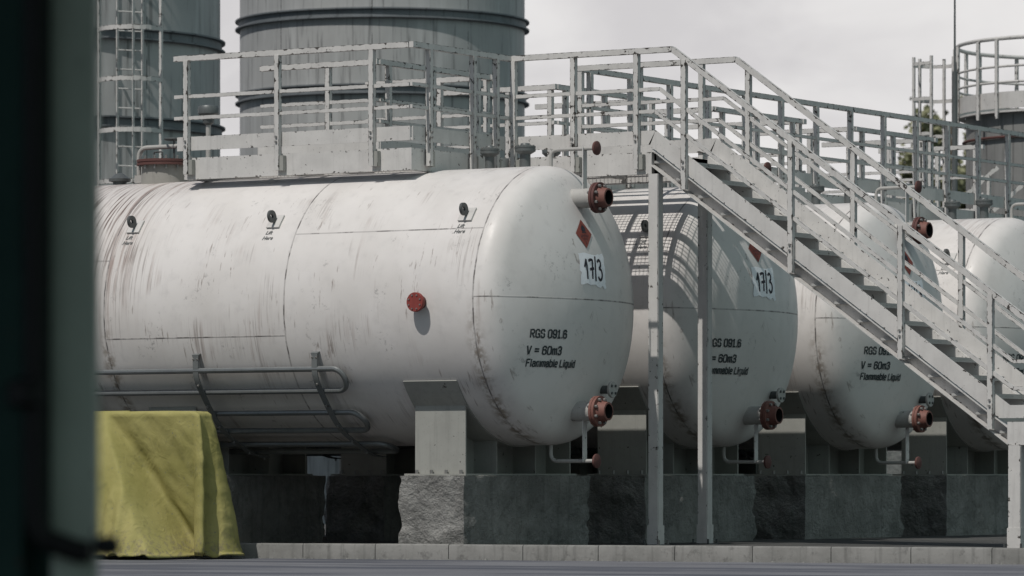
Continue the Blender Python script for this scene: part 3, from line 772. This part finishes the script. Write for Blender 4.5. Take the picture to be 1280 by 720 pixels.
# branch leading to the stair
run((XR + .0, YN), (XB - .17, YN), (0, -1), [.09, .87, 1.68], walk, ext=(.0, -.13), fx=XCUT, rext=((-.01, -.05), (-.01, .01), (-.01, .17)))
run((XR + .0, YFAR), (XB - .17, YFAR), (0, 1), [.09, .87, 1.68], walk, ext=(-.05, -.13), fx=XCUT, rext=((.03, -.05), (.03, .01), (.03, .17)))
grating(XR + .004, XCUT - .062, YN + .062, YFAR - .062, walk)
for xx in (XR + .7, XR + 1.35):
    m = MB(); m.box(xx, xx + .06, YN + .062, YFAR - .062, ZF0 + .05, 4.36); m.build('cross_beam', 'beam', walk)
m = MB(); m.box(XCUT - .06, XCUT, YN + .062, YFAR - .062, ZF0, 4.41); m.build('fascia_beam', 'beam', walk)
def column(x, y, z0, z1, parent, w=.115):
    m = MB(); t = .012                                    # H-section
    m.box(x - w / 2, x + w / 2, y - .06, y - .06 + t, z0, z1); m.box(x - w / 2, x + w / 2, y + .06 - t, y + .06, z0, z1); m.box(x - .006, x + .006, y - .06 + t, y + .06 - t, z0, z1)
    m.box(x + w / 2 - .004, x + w / 2 + .004, y - .058 + t, y + .058 - t, z0, z1)
    c = m.build('support_column', 'beam', parent)
    m = MB(); m.box(x - w / 2 - .01, x + w / 2 + .01, y - .07, y + .07, z0 + .012, z0 + .22); m.build('column_shoe', 'beam', c)
    m = MB(); m.box(x - .12, x + .12, y - .12, y + .12, z0, z0 + .012)
    for sx in (-1, 1):
        for sy in (-1, 1): m.cyl((x + sx * .095, y + sy * .095, z0 + .012), (x + sx * .095, y + sy * .095, z0 + .06), .012, 6)
    m.build('base_plate', 'darksteel', c)
GZ = 0.12
column(XB - .255, YN + .03, GZ, ZF0, walk); column(XB - .255, YFAR - .22, GZ, ZF0, walk)
for x in (XLW - .1, XR - .1): column(x, YE - .2, GZ, ZF0, walk)

# ------------------------------------------------------------------ staircase
XT, ZL = -20.31, 1.443                   # foot of flight, landing level
slope = -0.711                           # dz/dx
stair = thing('steel_staircase', (XT, YN, GZ), 'long light grey steel staircase descending to the right past the tank ends', 'staircase')
XEND = -18.6
cs = math.cos(math.atan(slope))
def zat(x, z0): return z0 + slope * (x - XB)
for y, o in ((YN, -1), (YFAR, 1)):
    # skirt board: follows the toe boards down and levels out at the landing
    xt_ = XB + (ZT1 - 4.49) / slope; xl_ = XB + (ZT0 - 4.27) / slope
    top_l, low_l = 4.49, 4.27
    pl = [(XB - .30, ZT0), (xl_, ZT0), (XT - .10, zat(XT - .10, low_l)), (XEND, zat(XT - .10, low_l)), (XEND, zat(XT + .02, top_l)), (XT + .02, zat(XT + .02, top_l)), (xt_, ZT1), (XB - .30, ZT1)]
    pl = [(x, y + o * .006 - .006, z) for x, z in pl]
    for q in [(0, 1, 6, 7), (1, 2, 5, 6), (2, 3, 4, 5)]:
        P4 = [Vector(pl[i]) for i in q]; W = Vector((0, .012, 0)); L = (P4[1] - P4[0]).length
        m.hexa([P4[0], P4[0] + W, P4[3] + W, P4[3], P4[1], P4[1] + W, P4[2] + W, P4[2]], L)
    m.build('skirt_board', 'beam', stair)
    # channel stringer
    m = MB(); zt, zbm = 4.248, 4.065; yy = y - o * .10
    def strip(z0, z1, y0, y1):
        A = [Vector((XCUT + .002, y_, zat(XCUT, z_))) for y_, z_ in ((y0, z0), (y1, z0), (y1, z1), (y0, z1))]
        B = [Vector((XT, p.y, p.z + slope * (XT - XCUT))) for p in A]
        m.hexa(A + B, (B[0] - A[0]).length)
    strip(zbm + .013, zt - .013, yy - .006, yy + .006)
    strip(zbm, zbm + .012, min(yy, y + o * .03), max(yy, y + o * .03)); strip(zt - .012, zt, min(yy, y + o * .02), max(yy, y + o * .02))
    m.build('stringer', 'beam', stair)
    for i, z in enumerate(RZ):
        m = MB(); w, h = (.055, .062) if i == 2 else (.03, .04); yc = y + o * .04
        x0 = XB - (.0 if i == 2 else .16 + .06 * (1 - i))
        xb_ = x0
        p0 = Vector((xb_, yc, z)); p1 = Vector((XT + (.35 if i == 2 else .08), yc, 0)); p1.z = z + slope * (p1.x - xb_)
        m.bar(p0, p1, w, h); m.build('handrail' if i == 2 else 'mid_rail', 'rail', stair)
        m = MB(); m.bar(p1, (XEND, yc, p1.z), w, h); m.build('handrail' if i == 2 else 'mid_rail', 'rail', stair)
    for x in (-24.18, -22.86, -21.54, -20.49):
        zb_ = zat(x, 4.10) + .0; ztp = zat(x, RZ[2]) - .02
        p = Vector((x, y + o * .047, 0)); d = Vector((1, 0, 0)); ov = Vector((0, o, 0)); Z = Vector((0, 0, 1)); m = MB()
        r = [-d * .03 - ov * .03, d * .03 - ov * .03, d * .03 + ov * .03, -d * .03 + ov * .03]
        m.hexa([p + Z * zb_ + q for q in r] + [p + Z * ztp + q for q in r], ztp - zb_); pp = m.build('railing_post', 'rail', stair)
        m = MB()
        for dz in (.24, .30): m.cyl(p + ov * .03 + Z * (zb_ + dz), p + ov * .045 + Z * (zb_ + dz), .014, 6)
        m.build('post_bolts', 'bolt', pp)
    m = MB(); m.box(XT + .002, XEND, min(y + o * .03, y - o * .08), max(y + o * .03, y - o * .08), ZL - .24, ZL); m.build('landing_beam', 'beam', stair)
    column(XT + .085, y - o * .02, GZ, ZL - .242, stair, .135)
    for x in (XEND - .1,): 
        m = MB(); m.box(x - .03, x + .03, y + o * .017, y + o * .077, ZL - .2, zat(XT, RZ[2]) - .3); m.build('railing_post', 'rail', stair)
        column(x - .1, y - o * .03, GZ, ZL - .247, stair, .13)
NT_ = 15
for i in range(NT_ + 1):
    z = ZD - (i + .45) * (ZD - ZL) / NT_; x = XB + .01 + (z - ZD) / slope
    m = MB(); xx0 = XCUT + .006 + i * (ZD - ZL) / NT_ / -slope; xx1 = xx0 + .285; ya, yb = YN + .045, YFAR - .045
    m.box(xx0, xx1, ya, yb, z - .028, z)
    m.box(xx1 - .006, xx1, ya + .001, yb - .001, z - .05, z - .0285)
    m.build('tread', 'galv', stair, smooth=0)
grating(XT + .06, XEND, YN + .062, YFAR - .062, stair, 'landing_grating', ZL)

# ------------------------------------------------------------------ silos behind
def silo(xc, yc, r, h, rings_z, label, cage=None):
    t = thing('storage_silo', (xc, yc, 0), label, 'silo', 'tall grey steel silos')
    m = MB(); m.lathe([(r, 0), (r, h * .25), (r, h * .5), (r, h * .75), (r, h), (r * .6, h + .5), (.05, h + .8)], (xc, yc, 0), 'Z', 128); m.build('shell', 'silo', t)
    for z in rings_z:
        m = MB(); m.lathe([(r + .002, z - .10), (r + .085, z - .10), (r + .085, z - .075), (r + .03, z - .065), (r + .03, z + .04), (r + .085, z + .05), (r + .085, z + .075), (r + .002, z + .08)], (xc, yc, 0), 'Z', 128, cap=False); m.build('flange_ring', 'silodark', t, smooth=30)
    if cage is not None:
        e = Vector((math.cos(cage), math.sin(cage), 0)); s = Vector((-e.y, e.x, 0)); c = Vector((xc, yc, 0)) + e * (r + .22) + Vector((K, S, 0)) * .08
        ld = MB()
        for q in (-.21, .21): ld.bar(c + s * q + Vector((0, 0, 1)), c + s * q + Vector((0, 0, h + 1)), .02, .05)
        for k in range(int((h - 1) / .3)): ld.cyl(c - s * .21 + Vector((0, 0, 1.2 + .3 * k)), c + s * .21 + Vector((0, 0, 1.2 + .3 * k)), .012, 6)
        ld.build('ladder', 'rail', t)
        e = (e + Vector((S, -K, 0)) * 2).normalized(); s = Vector((-e.y, e.x, 0))
        cg = MB(); hoop = []; 
        for k in range(17):
            a = -PI * .5 + PI * k / 16; hoop.append(e * (.12 + .62 * math.cos(a)) + s * (.50 * math.sin(a)))
        hoop = [-e * 0 + s * -.25] + hoop + [s * .25]
        z = .88 + (595 - 222) * 69.6 / 5537 - .8 * 4 - .10
        for j in range(12):
            for a, b in zip(hoop[1:-1][:-1], hoop[1:-1][1:]): cg.bar(c + a + Vector((0, 0, z + .79 * j)), c + b + Vector((0, 0, z + .79 * j)), .012, .075)
        for k in (1, 9, 15): 
            p = c + hoop[k] * .985; cg.bar(p + Vector((0, 0, 2)), p + Vector((0, 0, h + 1)), .012 if k == 9 else .045, .05)
        cg.build('safety_cage', 'rail', t)
    return t
def at(px, d): 
    lat = (px - 640) / 5537 * d
    return (K * lat - S * d, S * lat + K * d)
cx_, cy_ = at(478, 80.6)
silo(cx_, cy_, 2.59, 13.5, [6.38, 7.72, 9.06, 10.4], 'tall grey steel silo standing behind the middle of the walkway')
lx_, ly_ = at(74, 71.4)
silo(lx_, ly_, 2.59, 13.5, [5.04, 6.42, 7.8, 9.18], 'tall grey steel silo at left with a caged ladder up its front', math.radians(-90) + TH + math.asin(.455))

# drum with railed roof, far right
dx_, dy_ = at(1350, 71.0); DR = 1.82
drum = thing('storage_drum', (dx_, dy_, 0), 'squat grey steel drum with a railed roof at the right edge behind the walkway', 'storage drum')
m = MB(); m.lathe([(DR, 0), (DR, 3), (DR, 6.62), (.1, 6.8)], (dx_, dy_, 0), 'Z', 96); m.build('shell', 'drum', drum)
m = MB(); m.lathe([(DR + .03, 6.60), (DR + .13, 6.60), (DR + .13, 6.63), (DR + .03, 6.63)], (dx_, dy_, 0), 'Z', 96, cap=False); m.build('roof_kerb', 'beam', drum)
m = MB(); m.lathe([(DR + .125, 6.66), (DR + .14, 6.66), (DR + .14, 6.92), (DR + .125, 6.92)], (dx_, dy_, 0), 'Z', 96, cap=False); m.build('toe_board', 'beam', drum)
def circ(r, z, a0=0, a1=2 * PI, n=72): return [(dx_ + r * math.cos(a0 + (a1 - a0) * k / n), dy_ + r * math.sin(a0 + (a1 - a0) * k / n), z) for k in range(n + 1)]
for z, nm, r in ((7.07, 'mid_rail', .02), (7.32, 'mid_rail', .02), (7.76, 'handrail', .032)): 
    m = MB(); m.tube(circ(DR + .14, z), r, 8); m.build(nm, 'rail', drum)
for k in range(20):
    a = 2 * PI * k / 20 + .1 + (.035 if k % 2 else -.06)
    p = Vector((dx_ + (DR + .17) * math.cos(a), dy_ + (DR + .17) * math.sin(a), 0)); m = MB(); m.bar(p + Vector((0, 0, 6.5)), p + Vector((0, 0, 7.74)), .05, .05); m.build('railing_post', 'rail', drum)
m = MB(); m.tube(circ(DR + .04, 6.22), .022, 8); m.build('pipe_ring', 'dullred', drum)
vx = Vector((-K, -S, 0)); c = Vector((dx_, dy_, 0)) + vx * (DR + .52) + Vector((S, -K, 0)) * .1
m = MB(); hoop = [(0.345 * math.cos(2 * PI * k / 20), .345 * math.sin(2 * PI * k / 20)) for k in range(17)]
for z in (4.6, 5.18, 5.76, 6.34, 6.90, 7.46):
    for a, b in zip(hoop[:-1], hoop[1:]): m.bar(c + Vector((a[0], a[1], z)), c + Vector((b[0], b[1], z)), .012, .055)
for k in (0, 5, 9, 12, 16): m.bar(c + Vector((hoop[k][0] * .97, hoop[k][1] * .97, 3)), c + Vector((hoop[k][0] * .97, hoop[k][1] * .97, 7.58)), .04, .04)
m.build('ladder_cage', 'rail', drum)
mx_, my_ = at(1193.5, 66.5)
m = MB(); m.cyl((mx_, my_, 0), (mx_, my_, 6.95), .045, 10); m.cyl((mx_, my_, 6.95), (mx_, my_, 10.6), .018, 8, .008)
tag(m.build('lightning_rod', 'vent', None, (mx_, my_, 0)), 'thin dark vertical lightning rod beside the railed drum', 'lightning rod')
# far diagonal flight behind the last walkway
fx, fy = at(1215, 68.0)
fs_ = thing('service_ladder', (fx, fy, 0), 'small pale sloping stair in front of the grey drum, behind the walkway railings', 'stair')
for dl in (0, .72):
    a = Vector((*at(1185 + dl * 78, 68.0), 4.95)); b = Vector((*at(1247 + dl * 78, 68.0), 5.62)); m = MB(); m.bar(a, b, .05, .07); m.build('stringer', 'rail', fs_)
a = Vector((*at(1180, 68.0), 3.0)); 
for px in (1195, 1236): 
    q = Vector((*at(px, 68.0), 0)); m = MB(); m.bar(q, q + Vector((0, 0, 5.0 if px < 1200 else 5.5)), .05, .05); m.build('leg', 'rail', fs_)

# ------------------------------------------------------------------ covered crate
cxm, cym = -28.77, 37.78
m = MB(); ax_, by_, H = 0.98, 0.16, 1.57; N = 640; Mv = 70
def peri(t):                     # rounded rectangle, t in 0..1, start at near-left corner going +X
    rad = .06; L = [2 * (ax_ - rad), 2 * (by_ - rad)]; q = PI * rad / 2; tot = 2 * (L[0] + L[1]) + 4 * q; s = t * tot
    segs = [(L[0], 'n'), (q, 'c0'), (L[1], 'r'), (q, 'c1'), (L[0], 'f'), (q, 'c2'), (L[1], 'l'), (q, 'c3')]
    for ln, k in segs:
        if s <= ln + 1e-9:
            f = s / ln
            if k == 'n': return (-ax_ + rad + s, -by_), (0, -1)
            if k == 'r': return (ax_, -by_ + rad + s), (1, 0)
            if k == 'f': return (ax_ - rad - s, by_), (0, 1)
            if k == 'l': return (-ax_, by_ - rad - s), (-1, 0)
            i = int(k[1]); a = -PI / 2 + i * PI / 2 + f * PI / 2
            c = [(ax_ - rad, -by_ + rad), (ax_ - rad, by_ - rad), (-ax_ + rad, by_ - rad), (-ax_ + rad, -by_ + rad)][i]
            return (c[0] + rad * math.cos(a), c[1] + rad * math.sin(a)), (math.cos(a), math.sin(a))
        s -= ln
    return (-ax_ + rad, -by_), (0, -1)
tot = 2 * (2 * (ax_ - .06) + 2 * (by_ - .06)) + 2 * PI * .06
cn = (2 * (ax_ - .06) + PI * .03) / tot              # near-right corner parameter
def bumpf(t, c, w): 
    d = min(abs(t - c), 1 - abs(t - c)); return math.exp(-(d / w) ** 2)
rings = []
for j in range(Mv + 1):
    v = j / Mv; ring = []
    for i in range(N):
        t = i / N; (x, y), (nx, ny) = peri(t)
        if v < .22:                                  # top sheet
            f = v / .22; z = H + .012 * mnoise.noise(Vector((x * 3, y * 3, 1))) - .03 * max(0, f - .8) * 5 * .3
            sc = f * .985; ring.append((cxm + x * sc, cym + y * sc, z)); continue
        g = (v - .22) / .78; z = H - .02 - (H - .02) * g
        fl = .02 + .03 * g
        T = t if t < .75 else t - 1.0                   # wrap so that the left end reads as negative
        d = 0
        rc = cn * (.992 - .012 * g)
        rw = .0042 + .0012 * g
        d += (.02 + .13 * g ** .8) * bumpf(t, rc, rw)                            # narrow ridge hanging from the corner
        d -= .09 * g * bumpf(t, rc + .019, .010)
        d += .40 * g ** 1.1 * bumpf(t, cn + .088, .046)                          # wide skirt flap off the right end
        lc = cn * (.38 + .52 * g)                                               # big flap falling left to right
        e = (T - lc) / .0045
        sw = 1 / (1 + math.exp(max(-30, min(30, e * 2))))
        d += sw * (.05 * min(1, g * 6) + .50 * g) * (1 - .25 * min(1, max(0, -T / .1)))
        d -= (1 - sw) * .27 * g * (1 / (1 + math.exp(max(-30, min(30, (T - rc + .004) / .0022))))) * (1 if T > 0 else 0) + .10 * g * bumpf(t, lc + .022, .022)
        for c_, w_, a_ in ((.50, .015, .1), (.60, .02, .12), (.70, .02, .1), (.80, .02, .14)): d += a_ * g * bumpf(t, c_, w_)
        d += .05 * g * math.sin(T * 46 + 1.5 * math.sin(g * 3)) * sw
        d += .030 * mnoise.noise(Vector((x * 3.2, y * 4, z * 2.2))) + .010 * mnoise.noise(Vector((x * 9 + z * 5, y * 9, z * 7)))
        d += .022 * g * g * math.sin(T * 95 + 3 * math.sin(T * 23)) + .02 * (1 - abs(mnoise.noise(Vector((x * 2.3 + z * 1.1, y * 2, z * 1.5 - x)))) * 4) * (1 - sw) * .4
        hem = .015 + .05 * (mnoise.noise(Vector((t * 40, 0, 0))) + .5)
        z = max(z + (hem if g > .97 else 0), .006)
        ring.append((cxm + x + nx * (d + fl), cym + y + ny * (d + fl), z))
    rings.append(ring)
m.ring_surface(rings, cap=True)
crate = m.build('covered_crate', 'tarp', None, (cxm, cym, 0), 180)
tag(crate, 'large crate covered by a dirty yellow tarpaulin hanging in folds at lower left', 'covered crate')

# ------------------------------------------------------------------ near steel post (out of focus) and an added unseen roof that shades it
pd = 10.5
def cam_pt(px, d, z): return Vector((*at(px, d), z))
RT = Vector((K, S, 0)); FW = Vector((-S, K, 0))
po = cam_pt(60, pd, 0)
sh = thing('steel_post_shade_roof', (po.x, po.y, 0), 'dark green steel post, blurred, filling the left edge of the picture, with an added unseen shade roof', 'shelter post')
def slab(m, px0, px1, d0, d1, z0, z1):
    a = cam_pt(px0, d0, 0); w = (px1 - px0) / 5537 * d0
    c = [a, a + RT * w, a + RT * w + FW * (d1 - d0), a + FW * (d1 - d0)]
    m.hexa([p + Vector((0, 0, z0)) for p in c] + [p + Vector((0, 0, z1)) for p in c], z1 - z0)
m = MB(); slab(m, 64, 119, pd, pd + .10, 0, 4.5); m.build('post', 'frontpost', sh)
m = MB(); slab(m, -160, 64, pd + .10, pd + .13, 0, 4.5); m.build('web_panel', 'frontshade', sh)
m = MB(); slab(m, -160, 28, pd + .03, pd + .0995, 0, 4.5); m.build('inner_panel', 'frontshade', sh)
m = MB(); q = pd - .03
m.tube(fillet([cam_pt(44, q, 3.5), cam_pt(44, q, .88 - (640 - 595) * q / 5537), cam_pt(50, q, .88 - (672 - 595) * q / 5537), cam_pt(100, q, .88 - (690 - 595) * q / 5537), cam_pt(112, q, .88 - (690 - 595) * q / 5537)], .07), .028, 12)
m.lathe([(.01, .69), (.028, .695), (.032, .715), (.028, .735), (.01, .74)], cam_pt(134, q, 0), 'Z', 16)
m.lathe([(.03, 1.04), (.05, 1.05), (.05, 1.10), (.03, 1.11)], cam_pt(34, q, 0), 'Z', 16)
m.build('rubber_hose', 'rubber', sh)
m = MB()
a = po - FW * 13 - RT * 2.2
c = [a, a + RT * 9, a + RT * 9 + FW * 16.5, a + FW * 16.5]
m.hexa([p + Vector((0, 0, 4.5)) for p in c] + [p + Vector((0, 0, 4.62)) for p in c], 4); m.build('roof', 'roof', sh)  # unseen roof, added only to keep sun off the near post
for p in (c[0], c[1], c[2]):
    p = p * .97 + (c[0] + c[2]) * .015; m = MB(); m.bar(Vector((p.x, p.y, 0)), Vector((p.x, p.y, 4.5)), .14, .14); m.build('post', 'frontpost', sh)  # unseen posts added to carry the shade roof

# ------------------------------------------------------------------ ground, kerb
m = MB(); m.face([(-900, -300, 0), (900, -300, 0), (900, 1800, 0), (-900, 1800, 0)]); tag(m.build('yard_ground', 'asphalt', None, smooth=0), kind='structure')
ka = math.radians(9.6)
kd = Vector((math.cos(ka), math.sin(ka), 0)); kn = Vector((-kd.y, kd.x, 0)); k0 = Vector((-27.84, 38.50, 0))
# concrete pad behind the kerb
m = MB(); A = k0 - kd * 12 + kn * .14; B = k0 + kd * 8.29 + kn * .14
m.plate([A, B, B + Vector((0, 26, 0)), A + Vector((0, 24, 0))], (0, 0, 1), GZ); tag(m.build('tank_pad', 'pad', None, smooth=0), kind='structure')
m = MB(); s0 = -9.4
while s0 < 9.0:
    s1 = s0 + .845; a = k0 + kd * (s0 + .004); b = k0 + kd * (s1 - .004); o = kn * .15; zt = .163 + random.uniform(-.002, .002); bv = .022
    pr = [(0, 0), (0, zt - bv), (bv * .3, zt - bv * .3), (bv, zt), (.15, zt), (.15, 0)]
    ra = [a + kn * p[0] + Vector((0, 0, p[1])) for p in pr]; rb = [b + kn * p[0] + Vector((0, 0, p[1])) for p in pr]
    m.ring_surface([ra, rb]); s0 = s1
bm_k = m.build('kerb', 'kerb', None, smooth=30); tag(bm_k, kind='structure')

rg = random.Random(11); m = MB()                      # grit swept against the kerb foot
for k in range(420):
    u = rg.uniform(-9, 8.8); v = -abs(rg.gauss(0, .10)) - .006; r = rg.uniform(.004, .013) * (1.6 if rg.random() < .06 else 1)
    c = k0 + kd * u + kn * v
    ring = [c + Vector((r * math.cos(a + .5) * rg.uniform(.7, 1.2), r * math.sin(a + .5) * rg.uniform(.7, 1.2), 0.001)) for a in (0, 1.26, 2.5, 3.8, 5.0)]
    top = [p * .5 + c * .5 + Vector((0, 0, r * rg.uniform(.7, 1.1))) for p in ring]
    m.ring_surface([ring, top])
tag(m.build('grit', 'kerb', None, smooth=0), 'loose grit and small stones swept along the foot of the kerb', 'grit', kind='stuff')
# ------------------------------------------------------------------ trees
def tree(px, d, h, cr, seed, label):
    rg = random.Random(seed); x, y = at(px, d)
    t = thing('tree', (x, y, 0), label, 'tree', 'trees beyond the yard')
    m = MB(); m.tube([(x, y, 0), (x + .1, y, h * .3), (x, y + .1, h * .6), (x + .2, y, h * .9)], .16, 8)
    for k in range(7):
        a = rg.uniform(0, 2 * PI); z = h * rg.uniform(.35, .75); r = cr * rg.uniform(.5, .9)
        m.tube([(x, y, z), (x + r * .5 * math.cos(a), y + r * .5 * math.sin(a), z + .5), (x + r * math.cos(a), y + r * math.sin(a), z + 1.3)], .05, 6)
    m.build('trunk', 'bark', t)
    m = MB()
    cl = [(rg.uniform(-1, 1), rg.uniform(-1, 1), rg.uniform(-1, 1)) for _ in range(95)]
    cl = [c for c in cl if c[0] ** 2 + c[1] ** 2 + c[2] ** 2 < 1]
    for c in cl:
        o = Vector((x + c[0] * cr, y + c[1] * cr, h * .62 + c[2] * h * .38)); s = cr * rg.uniform(.22, .4)
        for _ in range(230):
            p = o + Vector((rg.gauss(0, s * .5), rg.gauss(0, s * .5), rg.gauss(0, s * .5))); e = Vector((rg.uniform(-1, 1), rg.uniform(-1, 1), rg.uniform(-1, 1))).normalized() * rg.uniform(.08, .16); f = e.orthogonal().normalized() * e.length * .7
            m.face([p - e, p + f, p + e, p - f])
    m.build('crown', 'leaf', t, smooth=0)
tree(1186, 150, 14.2, 1.5, 1, 'slender yellow green tree seen blurred through the walkway rails left of the drum')
tree(1222, 165, 15.7, 0.85, 5, 'small tree top showing between the drum railing posts')
m = MB(); w0 = at(-300, 120); w1 = at(1900, 150)
m.bar((w0[0], w0[1], .9), (w1[0], w1[1], .9), .2, 1.8); tag(m.build('boundary_wall', 'plinth', None), 'low grey concrete boundary wall far behind the silos', 'wall')

# ------------------------------------------------------------------ light, sky, camera
w = NT('World', True); C.world = w.o
el = math.radians(55.5)
sky = w.n('ShaderNodeTexSky', sky_type='NISHITA'); sky.sun_disc = False; sky.sun_elevation = el; sky.sun_rotation = PI + math.radians(2.5)
sky.air_density = 1.0; sky.dust_density = 1.5
tc = w.n('ShaderNodeTexCoord').outputs['Generated']
x, y, z = w.sep(tc)
nz_ = w.noise(w.xyz(x, y, w.m('MULTIPLY', z, 1.6)), 16.0, 5.0, 0.52, .4)
nz2 = w.noise(w.xyz(x, y, w.m('MULTIPLY', z, 2.2)), 2.0, 4.0, 0.55)
cl = w.mix(w.ss(nz_, .34, .66), (.63, .615, .625), (.80, .785, .78))
fw = w.m('ADD', w.m('MULTIPLY', x, -S), w.m('MULTIPLY', y, K))
side = w.mix(w.m('MULTIPLY', w.ss(x, .15, .75), w.ss(z, .06, .30)), (.115, .155, .15), (.54, .70, .69))   # unseen sky shaped for fill: dimmed elsewhere, a pale bank added at right
side = w.mix(w.m('MULTIPLY', w.ss(fw, -.2, -.8), w.ss(x, .5, -.1)), side, (.22, .27, .26))  # pale area added behind the camera to lift the front faces
cl = w.mix(w.ss(fw, .55, .93), side, cl)
cover = w.m('MAXIMUM', w.m('MAXIMUM', w.ss(z, .30, .12), w.ss(nz2, .56, .72, 0, .6)), w.ss(x, .35, .75, 0, .9))
b1 = w.n('ShaderNodeBackground'); w.t.links.new(sky.outputs[0], b1.inputs[0]); b1.inputs[1].default_value = .05
b2 = w.n('ShaderNodeBackground'); w.t.links.new(cl, b2.inputs[0]); b2.inputs[1].default_value = 1.0
mx = w.n('ShaderNodeMixShader'); w.t.links.new(cover, mx.inputs[0]); w.t.links.new(b1.outputs[0], mx.inputs[1]); w.t.links.new(b2.outputs[0], mx.inputs[2])
wo = w.n('ShaderNodeOutputWorld'); w.t.links.new(mx.outputs[0], wo.inputs[0])

sl = bpy.data.lights.new('sun', 'SUN'); sl.energy = 3.0; sl.angle = math.radians(.53); sl.color = (1, .965, .915)
so = bpy.data.objects.new('sun', sl); COL.objects.link(so)
so.rotation_euler = Vector((.04, .675, -1)).to_track_quat('-Z', 'Y').to_euler()

cd = bpy.data.cameras.new('camera'); co = bpy.data.objects.new('camera', cd); COL.objects.link(co); C.camera = co
co.location = (0, 0, .88); co.rotation_euler = (PI / 2, 0, TH)
cd.sensor_width = 36; cd.lens = 5537 / 1280 * 36; cd.shift_y = (595 - 360) / 1280
cd.clip_start = .1; cd.clip_end = 4000
cd.dof.use_dof = True; cd.dof.focus_distance = 48.0; cd.dof.aperture_fstop = 155.7 / 45
vs = C.view_settings; vs.view_transform = 'Standard'; vs.look = 'None'; vs.exposure = 0; vs.gamma = 1; vs.use_curve_mapping = False
C.cycles.max_bounces = 6; C.cycles.use_denoising = True
